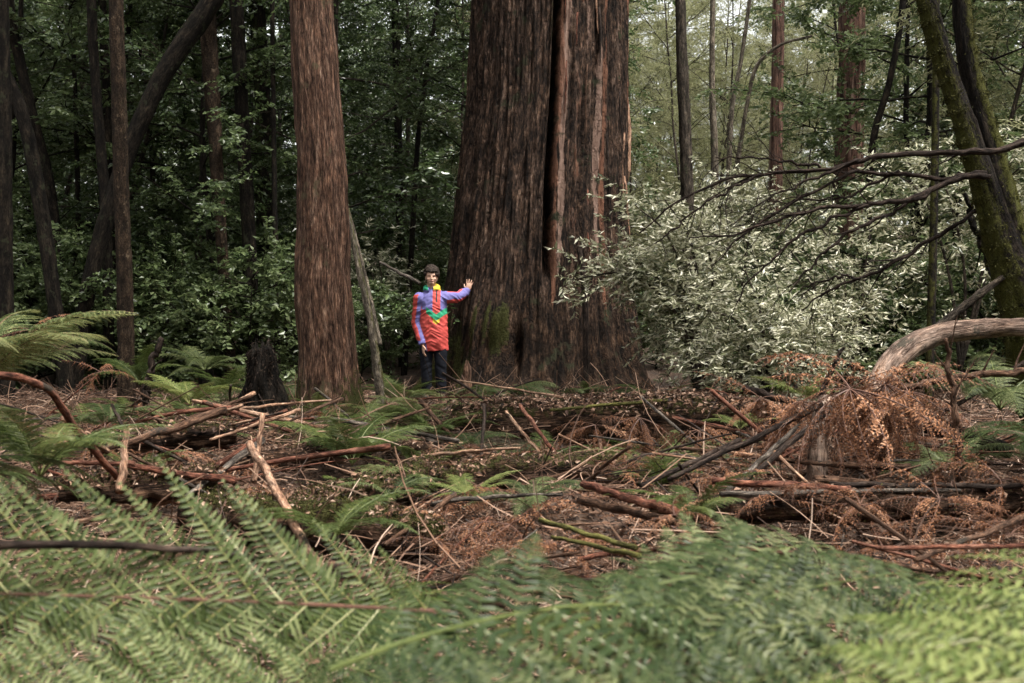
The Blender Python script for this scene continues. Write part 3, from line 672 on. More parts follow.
def build_person():
    px0 = at(432, 400, 15.25)
    bpy.context.view_layer.update()
    gt = bpy.data.objects['giant_tree']; tr = [c for c in gt.children if c.name.startswith('trunk')][0]
    o_ = tr.matrix_world.inverted() @ Vector((0, 0, CZ)); d_ = Vector(at(471, 285, 1) - np.array((0, 0, CZ))).normalized()
    hit, hp, hn, _ = tr.ray_cast(o_, d_)
    hp = np.array(tr.matrix_world @ hp) if hit else at(471, 285, 15.6)
    base = np.array((px0[0], hp[1] - .42, 0)); base[0] = (432 - 512) / F * base[1]
    base[2] = CZ - (400 - 341.5) / F * base[1]
    hand = hp - base                                            # the touched spot, seen from the feet
    print('PERSON', base, 'hand', hand, 'ground', ground(base[0], base[1]))
    n_ = np.array(hn) ; n_ /= np.linalg.norm(n_)
    t = thing('person', base, 'person in a red, purple and green jacket with one hand on the giant tree', 'person')
    SR, ER, WR = np.array((-.165, .0, 1.36)), np.array((-.205, .04, 1.03)), np.array((-.115, -.09, .735))
    SL = np.array((.165, .02, 1.365)); WL = hand + n_ * .035 + np.array((-.03, 0, -.085))
    EL = (SL + WL) / 2 + np.array((.01, -.03, -.045))
    # ---- body
    g = Geo()
    etube(g, [(0, .02, .85), (0, .02, 1.1), (0, .02, 1.3), (-.005, .025, 1.42)], [.14, .14, .16, .06], [.10, .10, .10, .055])
    etube(g, [(-.005, .03, 1.40), (-.008, .015, 1.50), (-.01, .0, 1.58)], [.062, .056, .055], [.062, .058, .06])
    hc = np.array((-.006, -.012, 1.645))
    ell(g, hc + (0, .012, .02), (.080, .096, .098)); ell(g, hc + (.004, -.016, -.042), (.066, .072, .074)); ell(g, hc + (.006, -.056, -.088), (.034, .030, .026))
    ell(g, hc + (.008, -.088, -.020), (.010, .016, .026)); ell(g, hc + (.008, -.093, -.036), (.015, .014, .010))
    ell(g, hc + (.007, -.072, .012), (.055, .018, .012)); ell(g, hc + (.007, -.086, -.063), (.024, .010, .008))
    for s in (-1, 1):
        ell(g, hc + (s * .077, .015, -.015), (.010, .020, .032)); ell(g, hc + (.004 + s * .042, -.056, -.035), (.022, .022, .022))
    for a, b, c in ((SR, ER, WR), (SL, EL, WL)):
        etube(g, [a, (a + b) / 2, b, (b + c) / 2, c], [.052, .046, .040, .038, .028], [.052, .046, .040, .038, .028])
    for s in (-1, 1):
        x = .02 + s * .095
        etube(g, [(x * .9, .02, .90), (x, .0, .5), (x, .02, .28), (x + .005, .03, .06)], [.085, .058, .052, .040], [.085, .062, .055, .042])
    def hand_(w, f, side, pn, sp, curl, L=1.):
        """palm from the wrist w along f, thumb toward side, palm facing pn"""
        f = unit(f); side = unit(side - f * (side @ f)); pn = unit(np.cross(f, side)) * np.sign(np.cross(f, side) @ pn)
        pc = w + f * .05
        etube(g, [w - f * .02, w + f * .02, w + f * .06, w + f * .09], [.024, .034, .040, .034], [.024, .034, .040, .034]) if False else None
        R = np.column_stack([side, f, pn]); u = Geo(); ell(u, (0, 0, 0), (.040, .055, .016)); g.add(np.concatenate(u.V) @ R.T + pc, np.concatenate(u.T))
        for q, (o, ln) in enumerate(((.030, .072), (.010, .080), (-.010, .075), (-.029, .060))):
            b0 = w + f * .075 + side * o; d0 = unit(f + side * (o * 6 * sp)); d1 = unit(d0 + pn * curl); d2 = unit(d1 + pn * curl * 1.2)
            p1 = b0 + d0 * ln * .45; p2 = p1 + d1 * ln * .32; p3 = p2 + d2 * ln * .28
            add_tube(g, spline(np.array([b0 - f * .03, b0, p1, p2, p3]), 14), np.linspace(.0105, .0075, 14), 8); ell(g, p3, (.0075,) * 3, 0, 8, 6)
        b0 = w + f * .025 + side * .028; d0 = unit(f * .6 + side * .9 + pn * .25); d1 = unit(f + side * .35 + pn * .35)
        add_tube(g, spline(np.array([b0 - d0 * .02, b0, b0 + d0 * .035, b0 + d0 * .035 + d1 * .035]), 12), np.linspace(.013, .009, 12), 8); ell(g, b0 + d0 * .035 + d1 * .035, (.009,) * 3, 0, 8, 6)
    hand_(WL, np.array((.25, .10, 1.)), np.array((-1., 0, .2)), -n_, 1.6, .12)
    hand_(WR, np.array((.10, -.12, -1.)), np.array((.3, -1., 0)), np.array((1., .3, 0)), .4, .38)
    me = fuse(g, .0055, 3)
    sk = plain_mat('skin', (.40, .235, .165), (.47, .285, .205), 25, .5, .15, .002); dk = plain_mat('brow_and_eye', (.10, .055, .038), (.13, .075, .05), 30); lp = plain_mat('lips', (.30, .12, .10), (.34, .14, .115), 30)
    for m in (sk, dk, lp): me.materials.append(m)
    for p in me.polygons:
        c = np.array(p.center) - hc
        if c[1] < -.045 and abs(c[2]) < .12:
            x = abs(c[0] - .007)
            if .016 < x < .048 and .011 < c[2] - .12 * (.03 - x) < .019: p.material_index = 1
            elif .022 < x < .038 and -.013 < c[2] < -.004: p.material_index = 1
            elif x < .024 and -.070 < c[2] < -.056: p.material_index = 2
    link('body', me, t)
    # ---- hair: short and curly
    g = Geo(); rg = np.random.default_rng(4)
    ell(g, hc + (0, .026, .046), (.085, .100, .098))
    for i in range(300):
        a = rg.uniform(0, 2 * PI); v = rg.uniform(-.35, 1); q = np.array((math.sqrt(1 - v * v) * math.cos(a), math.sqrt(1 - v * v) * math.sin(a), v))
        p = hc + (0, .026, .042) + q * (.088, .102, .102)
        if p[1] < hc[1] - .04 and p[2] < hc[2] + .058: continue
        p = p + (0, -.008, .004)
        ell(g, p, rg.uniform(.010, .028, 3), 0, 8, 6)
    me = fuse(g, .006, 1, 'hair'); me.materials.append(plain_mat('hair', (.006, .004, .003), (.035, .022, .015), 70, .7, 1, .01, spec=.2))
    # keep the face clear
    link('hair', me, t)
    # ---- jacket
    g = Geo()
    etube(g, [(.03, .02, .655), (.03, .02, .70), (.03, .02, .78), (.025, .02, 1.0), (.015, .025, 1.2), (.005, .025, 1.34), (-.0, .03, 1.43), (-.005, .03, 1.475)],
          [.186, .186, .184, .182, .182, .180, .138, .090], [.13, .14, .155, .16, .155, .135, .105, .085])
    for a, b, c in ((SR, ER, WR), (SL, EL, WL)):
        e = c - unit(c - b) * .005; ell(g, a + (np.array((0, 0, -.008))), (.086, .090, .084)); ell(g, b, (.072, .074, .072))
        etube(g, [a + (0, 0, .0), a * .5 + b * .5, b, b * .5 + c * .5, e - unit(c - b) * .05, e], [.084, .077, .071, .066, .058, .044], [.086, .080, .073, .066, .058, .044])
    add_tube(g, [np.array((-.008 + .078 * math.cos(a), .025 + .078 * math.sin(a), 1.492 + .026 * math.sin(a))) for a in np.linspace(-PI * .42, PI * 1.42, 30)], .040, 10)
    ell(g, (-.01, .09, 1.44), (.11, .06, .07))
    me = fuse(g, .006, 8, 'jacket')
    for m in (cloth('jacket_red', (.44, .06, .05)), cloth('jacket_purple', (.125, .115, .30)), cloth('jacket_green', (.02, .23, .12)), cloth('jacket_yellow', (.52, .37, .03)), cloth('jacket_zip', (.02, .02, .025))): me.materials.append(m)
    def seg(p, a, b):
        u = np.clip((p - a) @ (b - a) / ((b - a) @ (b - a)), 0, 1); return np.linalg.norm(p - a - (b - a) * u), u
    for p in me.polygons:
        c = np.array(p.center); n = np.array(p.normal); xc = .065; m = 0
        dR = min(seg(c, SR, ER)[0], seg(c, ER, WR)[0]); dL = min(seg(c, SL, EL)[0], seg(c, EL, WL)[0])
        ax = abs(c[0] - xc)
        if c[0] < -.135 + .25 * max(0, 1.0 - c[2]) and dR < .105 and c[2] < 1.40:
            m = 1 if n @ np.array((.62, -.78, 0)) > .62 or c[2] < .79 and n[1] < .4 else 0
        elif dL < .10 and c[0] > .20:
            m = 1 if n[2] > -.30 and not (n[2] > .88 and c[0] < .42) else 0
            if seg(c, EL, WL)[1] > .55: m = 1 if n[2] > -.55 else 0
        elif c[2] > 1.462 and abs(c[0] + .008) < .125: m = 2 if c[0] < -.045 else (3 if c[0] > .02 and n[1] < .5 else 1)
        else:
            v = c[2] - (1.055 + .72 * ax)
            if n[1] < .2:
                if 0 < v < .085 and ax < .135: m = 2
                elif -.05 < v <= .01 and ax < .045: m = 3
                elif c[2] > 1.16 + .25 * ax and ax > .05 and c[2] < 1.462: m = 1
                if ax < .010 and c[2] > 1.30: m = 4
            elif c[2] > 1.25: m = 1 if n[2] > .3 else 0
        p.material_index = m
    crumple(me, .013, .003)
    link('jacket', me, t)
    # ---- trousers and shoes
    g = Geo()
    etube(g, [(.0, .02, .93), (.01, .02, .84), (.015, .02, .76)], [.17, .175, .165], [.125, .13, .12])
    for s in (-1, 1):
        x = .02 + s * .095
        etube(g, [(x * .85, .02, .84), (x, .005, .68), (x, .0, .48), (x + .003, .015, .28), (x + .005, .03, .10), (x + .005, .03, .06)], [.098, .092, .078, .072, .068, .06], [.105, .095, .082, .078, .072, .064])
    me = fuse(g, .009, 4, 'trousers')
    crumple(me, .009, .002)
    me.materials.append(cloth('navy_trousers', (.006, .007, .011), .9, .15)); link('trousers', me, t)
    for s in (-1, 1):
        x = .025 + s * .095; g = Geo(); ell(g, (x + s * .012, -.05, .045), (.048, .135, .045)); ell(g, (x, .035, .07), (.047, .055, .07))
        me = fuse(g, .008, 4, 'shoe'); me.materials.append(cloth('dark_boot', (.03, .022, .016), .6)); link('shoe', me, t)
    # a set of keys on a dark lanyard at the hip
build_person()
#%%SHRUBS
def splice(protos_args, mats, names):
    out = []
    for a in protos_args:
        g, lf = tree_proto(**a)
        out.append((g.mesh('trunk', [mats[0]]), lf.mesh('crown', [mats[1]], False, False)))
    return out
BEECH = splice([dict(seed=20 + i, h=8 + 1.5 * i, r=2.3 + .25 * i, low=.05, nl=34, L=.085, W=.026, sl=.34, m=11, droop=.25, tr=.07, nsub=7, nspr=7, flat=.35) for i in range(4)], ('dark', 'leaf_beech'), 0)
BRIGHT = splice([dict(seed=40 + i, h=8.5 + 1.2 * i, r=2.1 + .3 * i, low=.06, nl=32, L=.10, W=.026, sl=.36, m=11, droop=.35, tr=.06, nsub=7, nspr=7, flat=.45) for i in range(3)], ('grey', 'leaf_bright'), 0)
WATTLE = splice([dict(seed=60 + i, h=9 + 1.5 * i, r=2.2 + .3 * i, low=.1, nl=22, L=.12, W=.012, sl=.5, m=12, droop=.6, tr=.05, nsub=7, nspr=6, flat=.6, up=(.2, .9), spread=.6) for i in range(3)], ('grey', 'leaf_wattle'), 0)
LOWSH = splice([dict(seed=80 + i, h=1.7 + .35 * i, r=1.25, low=.08, nl=22, L=.085, W=.027, sl=.26, m=9, droop=.3, tr=.025, nsub=6, nspr=5, flat=.6, up=(.1, .9)) for i in range(3)], ('dark', 'leaf_beech'), 0)

def put_tree(meshes, x, y, rz, s, name, label, cat, group, sz=1.):
    t = thing(name, (x, y, ground(x, y) - .05), label, cat, group)
    t.rotation_euler = (0, 0, rz); t.scale = (s, s, s * sz)
    link('trunk', meshes[0], t); link('crown', meshes[1], t)
    return t

ZONES = [(-900, 60, 'behind the leaning dark trunks at far left'), (60, 215, 'behind the curved dark trunk'), (215, 335, 'around the dim trunks left of the reddish brown tree'),
         (335, 520, 'between the reddish brown tree and the giant tree'), (520, 630, 'hidden behind the giant tree'), (630, 775, 'in the bright gap right of the giant tree'),
         (775, 915, 'around the distant red barked trunk'), (915, 3000, 'behind the mossy twin trunks')]
def zone(x, y):
    px = 512 + x / y * F
    for a, b, s in ZONES:
        if a <= px < b: return s, px
    return ZONES[-1][2], px
DEPTH = [(0, 20.5, 'nearest'), (20.5, 27, 'second row'), (27, 38, 'farther'), (38, 120, 'farthest')]
rb = random.Random(17)
rows = [(18.6, 2.1), (20.6, 2.2), (23, 2.3), (26, 2.4), (29.5, 2.6), (34, 2.8), (39, 3.2), (46, 3.6), (54, 4.2), (63, 4.5), (72, 5)]
for Y, dx in rows:
    hw = .47 * Y + 3.2; x = -hw + rb.uniform(0, dx)
    while x < hw:
        y = Y + rb.uniform(-.9, .9); xx = x + rb.uniform(-.5, .5); x += dx
        z, px = zone(xx, y)
        if 560 < px < 600 and y < 30 or (abs(xx - .35) < 2.6 and abs(y - 16.6) < 2.6): continue
        gap = 630 <= px < 775
        if gap and rb.random() < (.75 if y < 24 else .22): continue
        if 825 < px < 870 and y < 24: continue
        if 600 < px < 850 and y < 28 and rb.random() < .8: continue
        u = rb.random()
        if gap or (600 < px < 850 and (y > 30 or u < .6)) or (px > 600 and y > 36 and u < .7): ms, kn, nm = rb.choice(WATTLE), 'olive leaved', 'wattle_tree'
        elif px < 300: ms, kn, nm = (rb.choice(BEECH), 'dark leaved', 'beech_tree') if u < .85 else (rb.choice(BRIGHT), 'glossy green', 'sassafras_tree')
        elif px < 520: ms, kn, nm = (rb.choice(BRIGHT), 'glossy green', 'sassafras_tree') if u < .7 else (rb.choice(BEECH), 'dark leaved', 'beech_tree')
        else: ms, kn, nm = (rb.choice(BEECH), 'dark leaved', 'beech_tree') if u < .45 else ((rb.choice(BRIGHT), 'glossy green', 'sassafras_tree') if u < .75 else (rb.choice(WATTLE), 'olive leaved', 'wattle_tree'))
        dn = [n for a, b, n in DEPTH if a <= y < b][0]
        lb = f'{kn} {dn} understory tree {z}'
        s = rb.uniform(.85, 1.2) * (1 if y < 30 else 1.15 + (y - 30) * .012)
        if gap: s *= .75 if y < 34 else .82
        put_tree(ms, xx, y, rb.uniform(0, 6.28), s, nm, lb, 'tree', 'understory trees ' + z)
# unseen forest behind and beside the viewpoint, put in to block low sky light
for i in range(34):
    a = PI * (.99 + 1.02 * i / 33) + rb.uniform(-.04, .04); R = 13.5 + 3.0 * (i % 3) + rb.uniform(-.6, .6)
    xx, y = R * math.cos(a) * 1.05, R * math.sin(a) + 6.0
    if abs(xx) < .5 * y + 2.5 and y > 0: continue
    put_tree(rb.choice(BEECH), xx, y, rb.uniform(0, 6.28), rb.uniform(1.1, 1.5), 'beech_tree', 'dark leaved understory tree in the ring behind the viewpoint', 'tree', 'understory trees behind the viewpoint')
for i in range(24):                                          # the pale feathery growth that fills the bright gap
    y = 32 + i * 1.7 + rb.uniform(-1, 1); px = rb.uniform(625, 800); xx = (px - 512) / F * y; z, px = zone(xx, y)
    put_tree(rb.choice(WATTLE), xx, y, rb.uniform(0, 6.28), rb.uniform(.8, 1.2) * (1 + (y - 30) * .012), 'wattle_tree', f"olive leaved {[n for a, b, n in DEPTH if a <= y < b][0]} understory tree {z}", 'tree', 'understory trees ' + z)
# low bushes at the foot of the thicket
for Y, dx in [(17.0, 1.5), (18.4, 1.5), (20.5, 1.8), (24, 2.2), (28, 2.6)]:
    hw = .47 * Y + 1.5; x = -hw + rb.uniform(0, dx)
    while x < hw:
        y = Y + rb.uniform(-.5, .5); xx = x + rb.uniform(-.4, .4); x += dx
        z, px = zone(xx, y)
        if abs(xx - .35) < 2.3 and abs(y - 16.6) < 2.2: continue
        if 630 < px < 720 and y < 18: continue
        dn = [n for a, b, n in DEPTH if a <= y < b][0]
        put_tree(rb.choice(LOWSH), xx, y, rb.uniform(0, 6.28), rb.uniform(.7, 1.15), 'bush', f'low dark leafy bush, {dn}, {z}', 'bush', 'low bushes ' + z)

def pale_shrub(seed, base, stems, label, group=None, nper=210, spread=.33, L=.088, W=.0135):
    """a shrub whose arching stems (world polylines) carry clouds of narrow pale leaves"""
    rg = np.random.default_rng(seed); g = Geo(); lf = Geo(); SP = []; SD = []
    b = np.array(base, float)
    for st in stems:
        P = spline(np.array(st) - b, 26); k = len(P)
        add_tube(g, P, np.linspace(.028, .007, k), 6, rough=.1)
        for i in range(nper):
            t = rg.uniform(.25, 1) ** .8; p = np.array([np.interp(t * (k - 1), range(k), P[:, c]) for c in range(3)])
            o = rg.normal(0, 1, 3) * spread * np.array((1.15, 1.0, .75)); q = p + o
            SP.append(q); SD.append(unit(unit(P[-1] - P[0]) * .5 + o * 1.2 + rg.normal(0, .4, 3) + np.array((0, 0, -.1))))
            if i % 8 == 0: add_tube(g, np.array([p, (p + q) / 2 + rg.normal(0, .03, 3), q]), [.006, .004, .002], 3, caps=False)
    V, T = sprig_leaves(np.array(SP), np.array(SD), .22, 11, L, W, rg, .8, .3, .4); lf.add(V, T)
    t = thing('pale_shrub', b, label, 'shrub', group)
    link('stem', g.mesh('stem', ['grey']), t); link('foliage', lf.mesh('foliage', ['leaf_pale'], False, False), t)
    return t
def A(Y, *pts): return [at(x, y, Y + (p[0] if p else 0)) for x, y, *p in pts]
pale_shrub(1, at(700, 405, 13.4), [A(13.4, (700, 405), (690, 330), (650, 270), (605, 255)), A(13.4, (700, 405), (690, 320), (670, 240), (635, 205)),
           A(13.3, (700, 405), (700, 310), (690, 240), (665, 200)), A(13.6, (700, 405), (690, 370), (685, 345), (672, 325)),
           A(13.5, (700, 405), (710, 330), (712, 270), (700, 225)), A(13.4, (700, 405), (680, 320), (630, 275), (570, 280)), A(13.5, (700, 405), (690, 330), (660, 275), (630, 262)), A(13.5, (700, 405), (700, 350), (690, 300), (668, 270))],
           'large pale silvery leaved shrub leaning over the right side of the giant tree', nper=105, spread=.20)
pale_shrub(2, at(770, 400, 12.6), [A(12.6, (770, 400), (750, 350), (735, 320), (705, 310)), A(12.6, (770, 400), (765, 350), (760, 310), (745, 270)), A(12.4, (770, 400), (790, 360), (805, 330), (815, 310)),
           A(12.5, (770, 400), (745, 380), (730, 370), (700, 360)), A(12.2, (770, 400), (780, 375), (800, 360), (835, 350)), A(12.4, (770, 400), (760, 370), (770, 345), (790, 335))],
           'low pale leaved shrub below the fallen bare branches', nper=120, spread=.22)
pale_shrub(3, at(850, 380, 14.5), [A(14.5, (850, 380), (848, 320), (840, 260), (820, 225)), A(14.5, (850, 380), (860, 320), (865, 270), (870, 235)), A(14.4, (850, 380), (830, 330), (810, 280), (790, 250)), A(14.4, (850, 380), (845, 340), (850, 310), (855, 280))],
           'pale leaved shrub behind the tips of the fallen bare branches', nper=95, spread=.28)
pale_shrub(4, at(960, 370, 15), [A(15, (960, 370), (950, 280), (925, 200), (890, 170)), A(15, (960, 370), (965, 280), (950, 200), (930, 165)), A(15, (960, 370), (985, 260), (1000, 190), (1015, 150)), A(15, (960, 370), (980, 300), (1000, 220), (1020, 190))],
           'tall pale leaved shrub behind the leaning mossy twin trunks', nper=120, spread=.33)
pale_shrub(5, at(725, 380, 17.5), [A(17.5, (725, 380), (722, 300), (715, 230), (700, 185)), A(17.5, (725, 380), (740, 300), (750, 230), (760, 190)), A(17.5, (725, 380), (710, 280), (715, 220), (725, 200))],
           'pale shrub behind the slender leaning trunk', nper=170, spread=.4)
pale_shrub(6, at(392, 395, 18), [A(18, (392, 395), (388, 330), (382, 280), (377, 248)), A(18, (392, 395), (384, 330), (376, 290), (370, 262))],
           'small pale shrub between the reddish brown tree and the person', nper=80, spread=.28)

#%%FERNS
def blade_geo(P, D, U, L, W, fold=.15, bend=.1):
    """fern leaflets: broad at the base, tapering to a tip"""
    n = len(P); D = unit(D); S = unit(np.cross(D, U)); Nn = np.cross(S, D); L = np.broadcast_to(L, (n,))[:, None]; W = np.broadcast_to(W, (n,))[:, None]
    m = P + D * L * .5; V = np.stack([P + S * W * .8, P - S * W * .8, m + S * W * .85 + Nn * W * fold, m - S * W * .85 + Nn * W * fold, P + D * L - Nn * L * bend, m - Nn * L * bend * .2], 1).reshape(-1, 3)
    T = np.array([[0, 5, 1], [0, 2, 5], [1, 5, 3], [2, 4, 5], [3, 5, 4]]); return V, (np.arange(n)[:, None, None] * 6 + T[None]).reshape(-1, 3)

def frond_geo(seed, L=1.0, npairs=30, plen=.26, ang=1.0, nl=20, lw=.42, e0=.9, e1=-.3, stipe=.12, droop=.25, serr=0, ww=.36, lj=1.0, curl=0., jit=.06, rr=.006, missing=0., tipw=.05):
    """fern frond in local space: stalk from the origin along +Y, rising by e0 and bending over to e1; leaflets on every pinna"""
    rg = np.random.default_rng(seed); g = Geo(); ns = 40
    t = np.linspace(0, 1, ns); el = e0 + (e1 - e0) * t ** .9
    yaw = curl * t ** 2 + .15 * rg.normal() * t
    d = np.stack([np.sin(yaw) * np.cos(el), np.cos(yaw) * np.cos(el), np.sin(el)], -1)
    P = np.concatenate([[[0, 0, 0]], np.cumsum(d[:-1] * L / (ns - 1), 0)])
    add_tube(g, P, np.interp(t, [0, .2, 1], [rr * 1.2, rr, rr * .25]), 5, 0, caps=False)
    Pp = []; Dd = []; Uu = []; LL = []; WW = []
    for i in range(npairs):
        u = stipe + (1 - stipe) * (i + .5) / npairs
        v = (u - stipe) / (1 - stipe)
        w = max(tipw, min(1, .45 + 2.2 * v) * (1 - v ** 2.2) )
        b = np.array([np.interp(u, t, P[:, c]) for c in range(3)]); tn = unit(np.array([np.interp(u, t, d[:, c]) for c in range(3)]))
        sd = unit(np.cross(tn, (0, 0, 1.))); up = np.cross(sd, tn)
        for s in (1, -1):
            if missing and rg.random() < missing: continue
            a = ang + rg.normal(0, jit); pl = plen * L * w * rg.uniform(.88, 1.08)
            pd = unit(tn * math.cos(a) + sd * s * math.sin(a) + up * rg.normal(.05, jit))
            n = max(4, int(nl * (.35 + .65 * w)))
            q = (np.arange(n) + .5) / n
            C = b + pd * (pl * q)[:, None] + np.array((0, 0, -1.)) * (droop * pl * q ** 2)[:, None] + rg.normal(0, jit * .02, 3)
            dd = unit(np.gradient(C, axis=0)); pu = unit(np.cross(np.cross(dd, up), dd))
            g_r = np.vstack([b, C[n // 2], C[-1]]); add_tube(g, g_r, [rr * .5, rr * .38, rr * .15], 3, 2, caps=False)
            ps = unit(np.cross(dd, pu))
            for s2 in (1, -1):
                ll = pl / n * 1.0 / max(.2, 1) ; bl = lw * (plen * L / nl) * 6.0 * np.clip(1.05 - q ** 1.6, .12, 1) * (.5 + .5 * w) * rg.uniform(.85, 1.1, n)
                D = unit(ps * s2 + dd * .42 + rg.normal(0, jit * lj, (n, 3)))
                Pp.append(C); Dd.append(D); Uu.append(pu + rg.normal(0, jit * lj * .8, (n, 3))); LL.append(bl); WW.append(np.full(n, pl / n * ww))
    Pp = np.concatenate(Pp); Dd = np.concatenate(Dd); Uu = np.concatenate(Uu); LL = np.concatenate(LL); WW = np.concatenate(WW)
    if not serr:
        V, T = blade_geo(Pp, Dd, Uu, LL, WW, .18, .06 + abs(droop) * .2); g.add(V, T, 1)
    else:                                   # toothed leaflets: a strip with a small lobe at each step
        S = unit(np.cross(Dd, Uu)); Nn = np.cross(S, Dd); k = serr
        for j in range(k):
            f0 = j / k; wj = WW * (1 - f0 ** 1.5) * (1.0 if j else .8)
            c0 = Pp + Dd * (LL * f0)[:, None] - Nn * (LL * .1 * f0 ** 2)[:, None]
            for s in (1, -1):
                V, T = leaf_geo(c0, unit(S * s + Dd * .75), Nn, np.maximum(wj * 1.55, .001), LL / k * .55, .1, .05); g.add(V, T, 1)
        V, T = leaf_geo(Pp, Dd, Uu, LL, WW * .32, .1, .1); g.add(V, T, 1)
    return g

FR = {}
def frond(kind, var=0):
    key = (kind, var)
    if key in FR: return FR[key]
    s = 500 + hash_(kind) + var * 13
    P = dict(
        pale=dict(a=dict(L=1.5, npairs=34, plen=.24, nl=22, e0=.85, e1=-.45, droop=.3), m=('rachis_brown', 'fern_pale', 'rachis_yellow')),
        green=dict(a=dict(L=1.3, npairs=32, plen=.24, nl=22, e0=1.0, e1=-.35, droop=.25), m=('rachis_green', 'fern_green', 'rachis_green')),
        dark=dict(a=dict(L=1.3, npairs=30, plen=.24, nl=20, e0=.95, e1=-.5, droop=.25), m=('rachis_brown', 'fern_dark', 'rachis_green')),
        yellow=dict(a=dict(L=1.2, npairs=30, plen=.24, nl=20, e0=.9, e1=-.3, droop=.25), m=('rachis_yellow', 'fern_yellow', 'rachis_yellow')),
        blue=dict(a=dict(L=1.3, npairs=30, plen=.24, nl=22, e0=.8, e1=-.5, droop=.3), m=('rachis_green', 'fern_blue', 'rachis_green')),
        dead=dict(a=dict(L=1.1, npairs=20, plen=.17, nl=8, lw=.24, ww=.34, e0=.25, e1=-.75, droop=1.1, jit=.30, missing=.34, curl=.3, lj=1.6), m=('rachis_brown', 'fern_dead', 'rachis_brown')),
        hang=dict(a=dict(L=1.0, npairs=24, plen=.14, nl=7, lw=.26, ww=.34, lj=1.6, e0=-.5, e1=-1.55, droop=1.0, jit=.20, missing=.24, curl=.5), m=('rachis_brown', 'fern_dead', 'rachis_brown')),
        bigA=dict(a=dict(L=2.4, npairs=27, plen=.275, ang=.80, nl=27, lw=.58, e0=.05, e1=-.12, droop=.06, ww=.33, lj=.8, jit=.085, rr=.0065, stipe=.02), m=('rachis_brown', 'fern_pale', 'rachis_yellow')),
        bigB=dict(a=dict(L=.9, npairs=11, plen=0.44, ang=.92, nl=16, lw=0.42, e0=.30, e1=-0.45, droop=0.35, jit=.09, rr=.004, ww=.32, lj=.7, stipe=.06), m=('rachis_green', 'fern_green', 'rachis_yellow')),
        bigC=dict(a=dict(L=.9, npairs=11, plen=0.42, ang=.92, nl=16, lw=0.44, e0=.30, e1=-0.4, droop=0.35, jit=.09, rr=.004, ww=.32, lj=.7, stipe=.06), m=('rachis_yellow', 'fern_yellow', 'rachis_yellow')),
        bigD=dict(a=dict(L=.9, npairs=11, plen=0.44, ang=.92, nl=16, lw=0.42, e0=.30, e1=-0.5, droop=0.35, jit=.09, rr=.004, ww=.32, lj=.7, stipe=.06), m=('rachis_green', 'fern_dark', 'rachis_green')),
        bigE=dict(a=dict(L=.9, npairs=11, plen=0.44, ang=.92, nl=16, lw=0.42, e0=.30, e1=-0.4, droop=0.35, jit=.09, rr=.004, ww=.32, lj=.7, stipe=.06), m=('rachis_green', 'fern_blue', 'rachis_green')),
    )[kind]
    a = dict(P['a']); rg = random.Random(s)
    if not kind.startswith('big'): a['e0'] += rg.uniform(-.15, .15); a['e1'] += rg.uniform(-.25, .25)
    FR[key] = frond_geo(s, **a).mesh('frond', P['m'], False, False)
    return FR[key]
def hash_(k): return sum(ord(c) * (i + 3) for i, c in enumerate(k)) % 97

rf = random.Random(23)
def fern(loc, kind, n, s, label, group=None, az=(0, 2 * PI), tilt=.15, name='fern', cat='fern', roll=.25, nvar=3, trunk=0.):
    t = thing(name, loc, label, cat, group)
    if trunk:
        g = Geo(); add_tube(g, spline(np.array([(0, 0, -trunk), (.03, 0, -trunk * .5), (0, 0, .03)]), 14), [.09] * 14, 12, rough=.35, nfreq=2)
        link('trunk', g.mesh('trunk', ['charred']), t)
    for i in range(n):
        if kind == 'hang' and i % 4 == 3: kd_ = 'dead'
        else: kd_ = kind
        o = link('frond', frond(kd_, rf.randrange(nvar)), t)
        a = az[0] + (az[1] - az[0]) * (i + rf.uniform(.1, .9)) / n
        o.rotation_euler = (rf.uniform(-tilt, tilt) * 1.4, rf.uniform(-roll, roll), a - PI / 2)
        k = s * rf.uniform(.75, 1.15); o.scale = (k, k, k)
    return t

def frond_between(parent, mesh, P0, P1, up, sx=1.):
    """lay a frond so that its stalk runs from P0 to P1 and its face looks along up"""
    P0 = np.array(P0); P1 = np.array(P1); y = P1 - P0; L = np.linalg.norm(y); y = y / L
    z = np.array(up, float); z -= y * (z @ y); z /= np.linalg.norm(z); x = np.cross(y, z)
    o = link('frond', mesh, parent)
    ys = max(v.co.y for v in mesh.vertices[:200])
    k = L / ys; m = Matrix(np.column_stack([x * k * sx, y * k, z * k]).tolist()).to_4x4()
    m.translation = Vector(P0 - np.array(parent.location)); o.matrix_local = m
    return o

# --- the two big pale fronds at the lower left
t = thing('tree_fern', at(470, 660, 3.0), 'large pale green fern spread across the lower left corner', 'fern')
frond_between(t, frond('bigA'), at(450, 612, 2.95), at(-330, 572, 2.35), (.06, -.92, .40))
frond_between(t, frond('bigA', 1), at(430, 720, 2.75), at(-260, 690, 2.1), (.0, -.7, .7))
t = thing('fern', at(430, 720, 2.9), 'green fern with small toothed leaflets between the pale fern and blurred dark fern', 'fern')
for i, (a, b, u, kd) in enumerate([((400, 700, 2.9), (300, 570, 3.5), (.3, -.7, .6), 'bigB'), ((420, 700, 2.8), (385, 565, 3.6), (.1, -.8, .6), 'bigB'),
                                  ((450, 720, 2.5), (300, 640, 2.7), (.2, -.7, .7), 'bigD'), ((470, 700, 2.6), (450, 590, 3.2), (.1, -.7, .7), 'bigE')]):
    frond_between(t, frond(kd, i % 2), at(*a), at(*b), u)
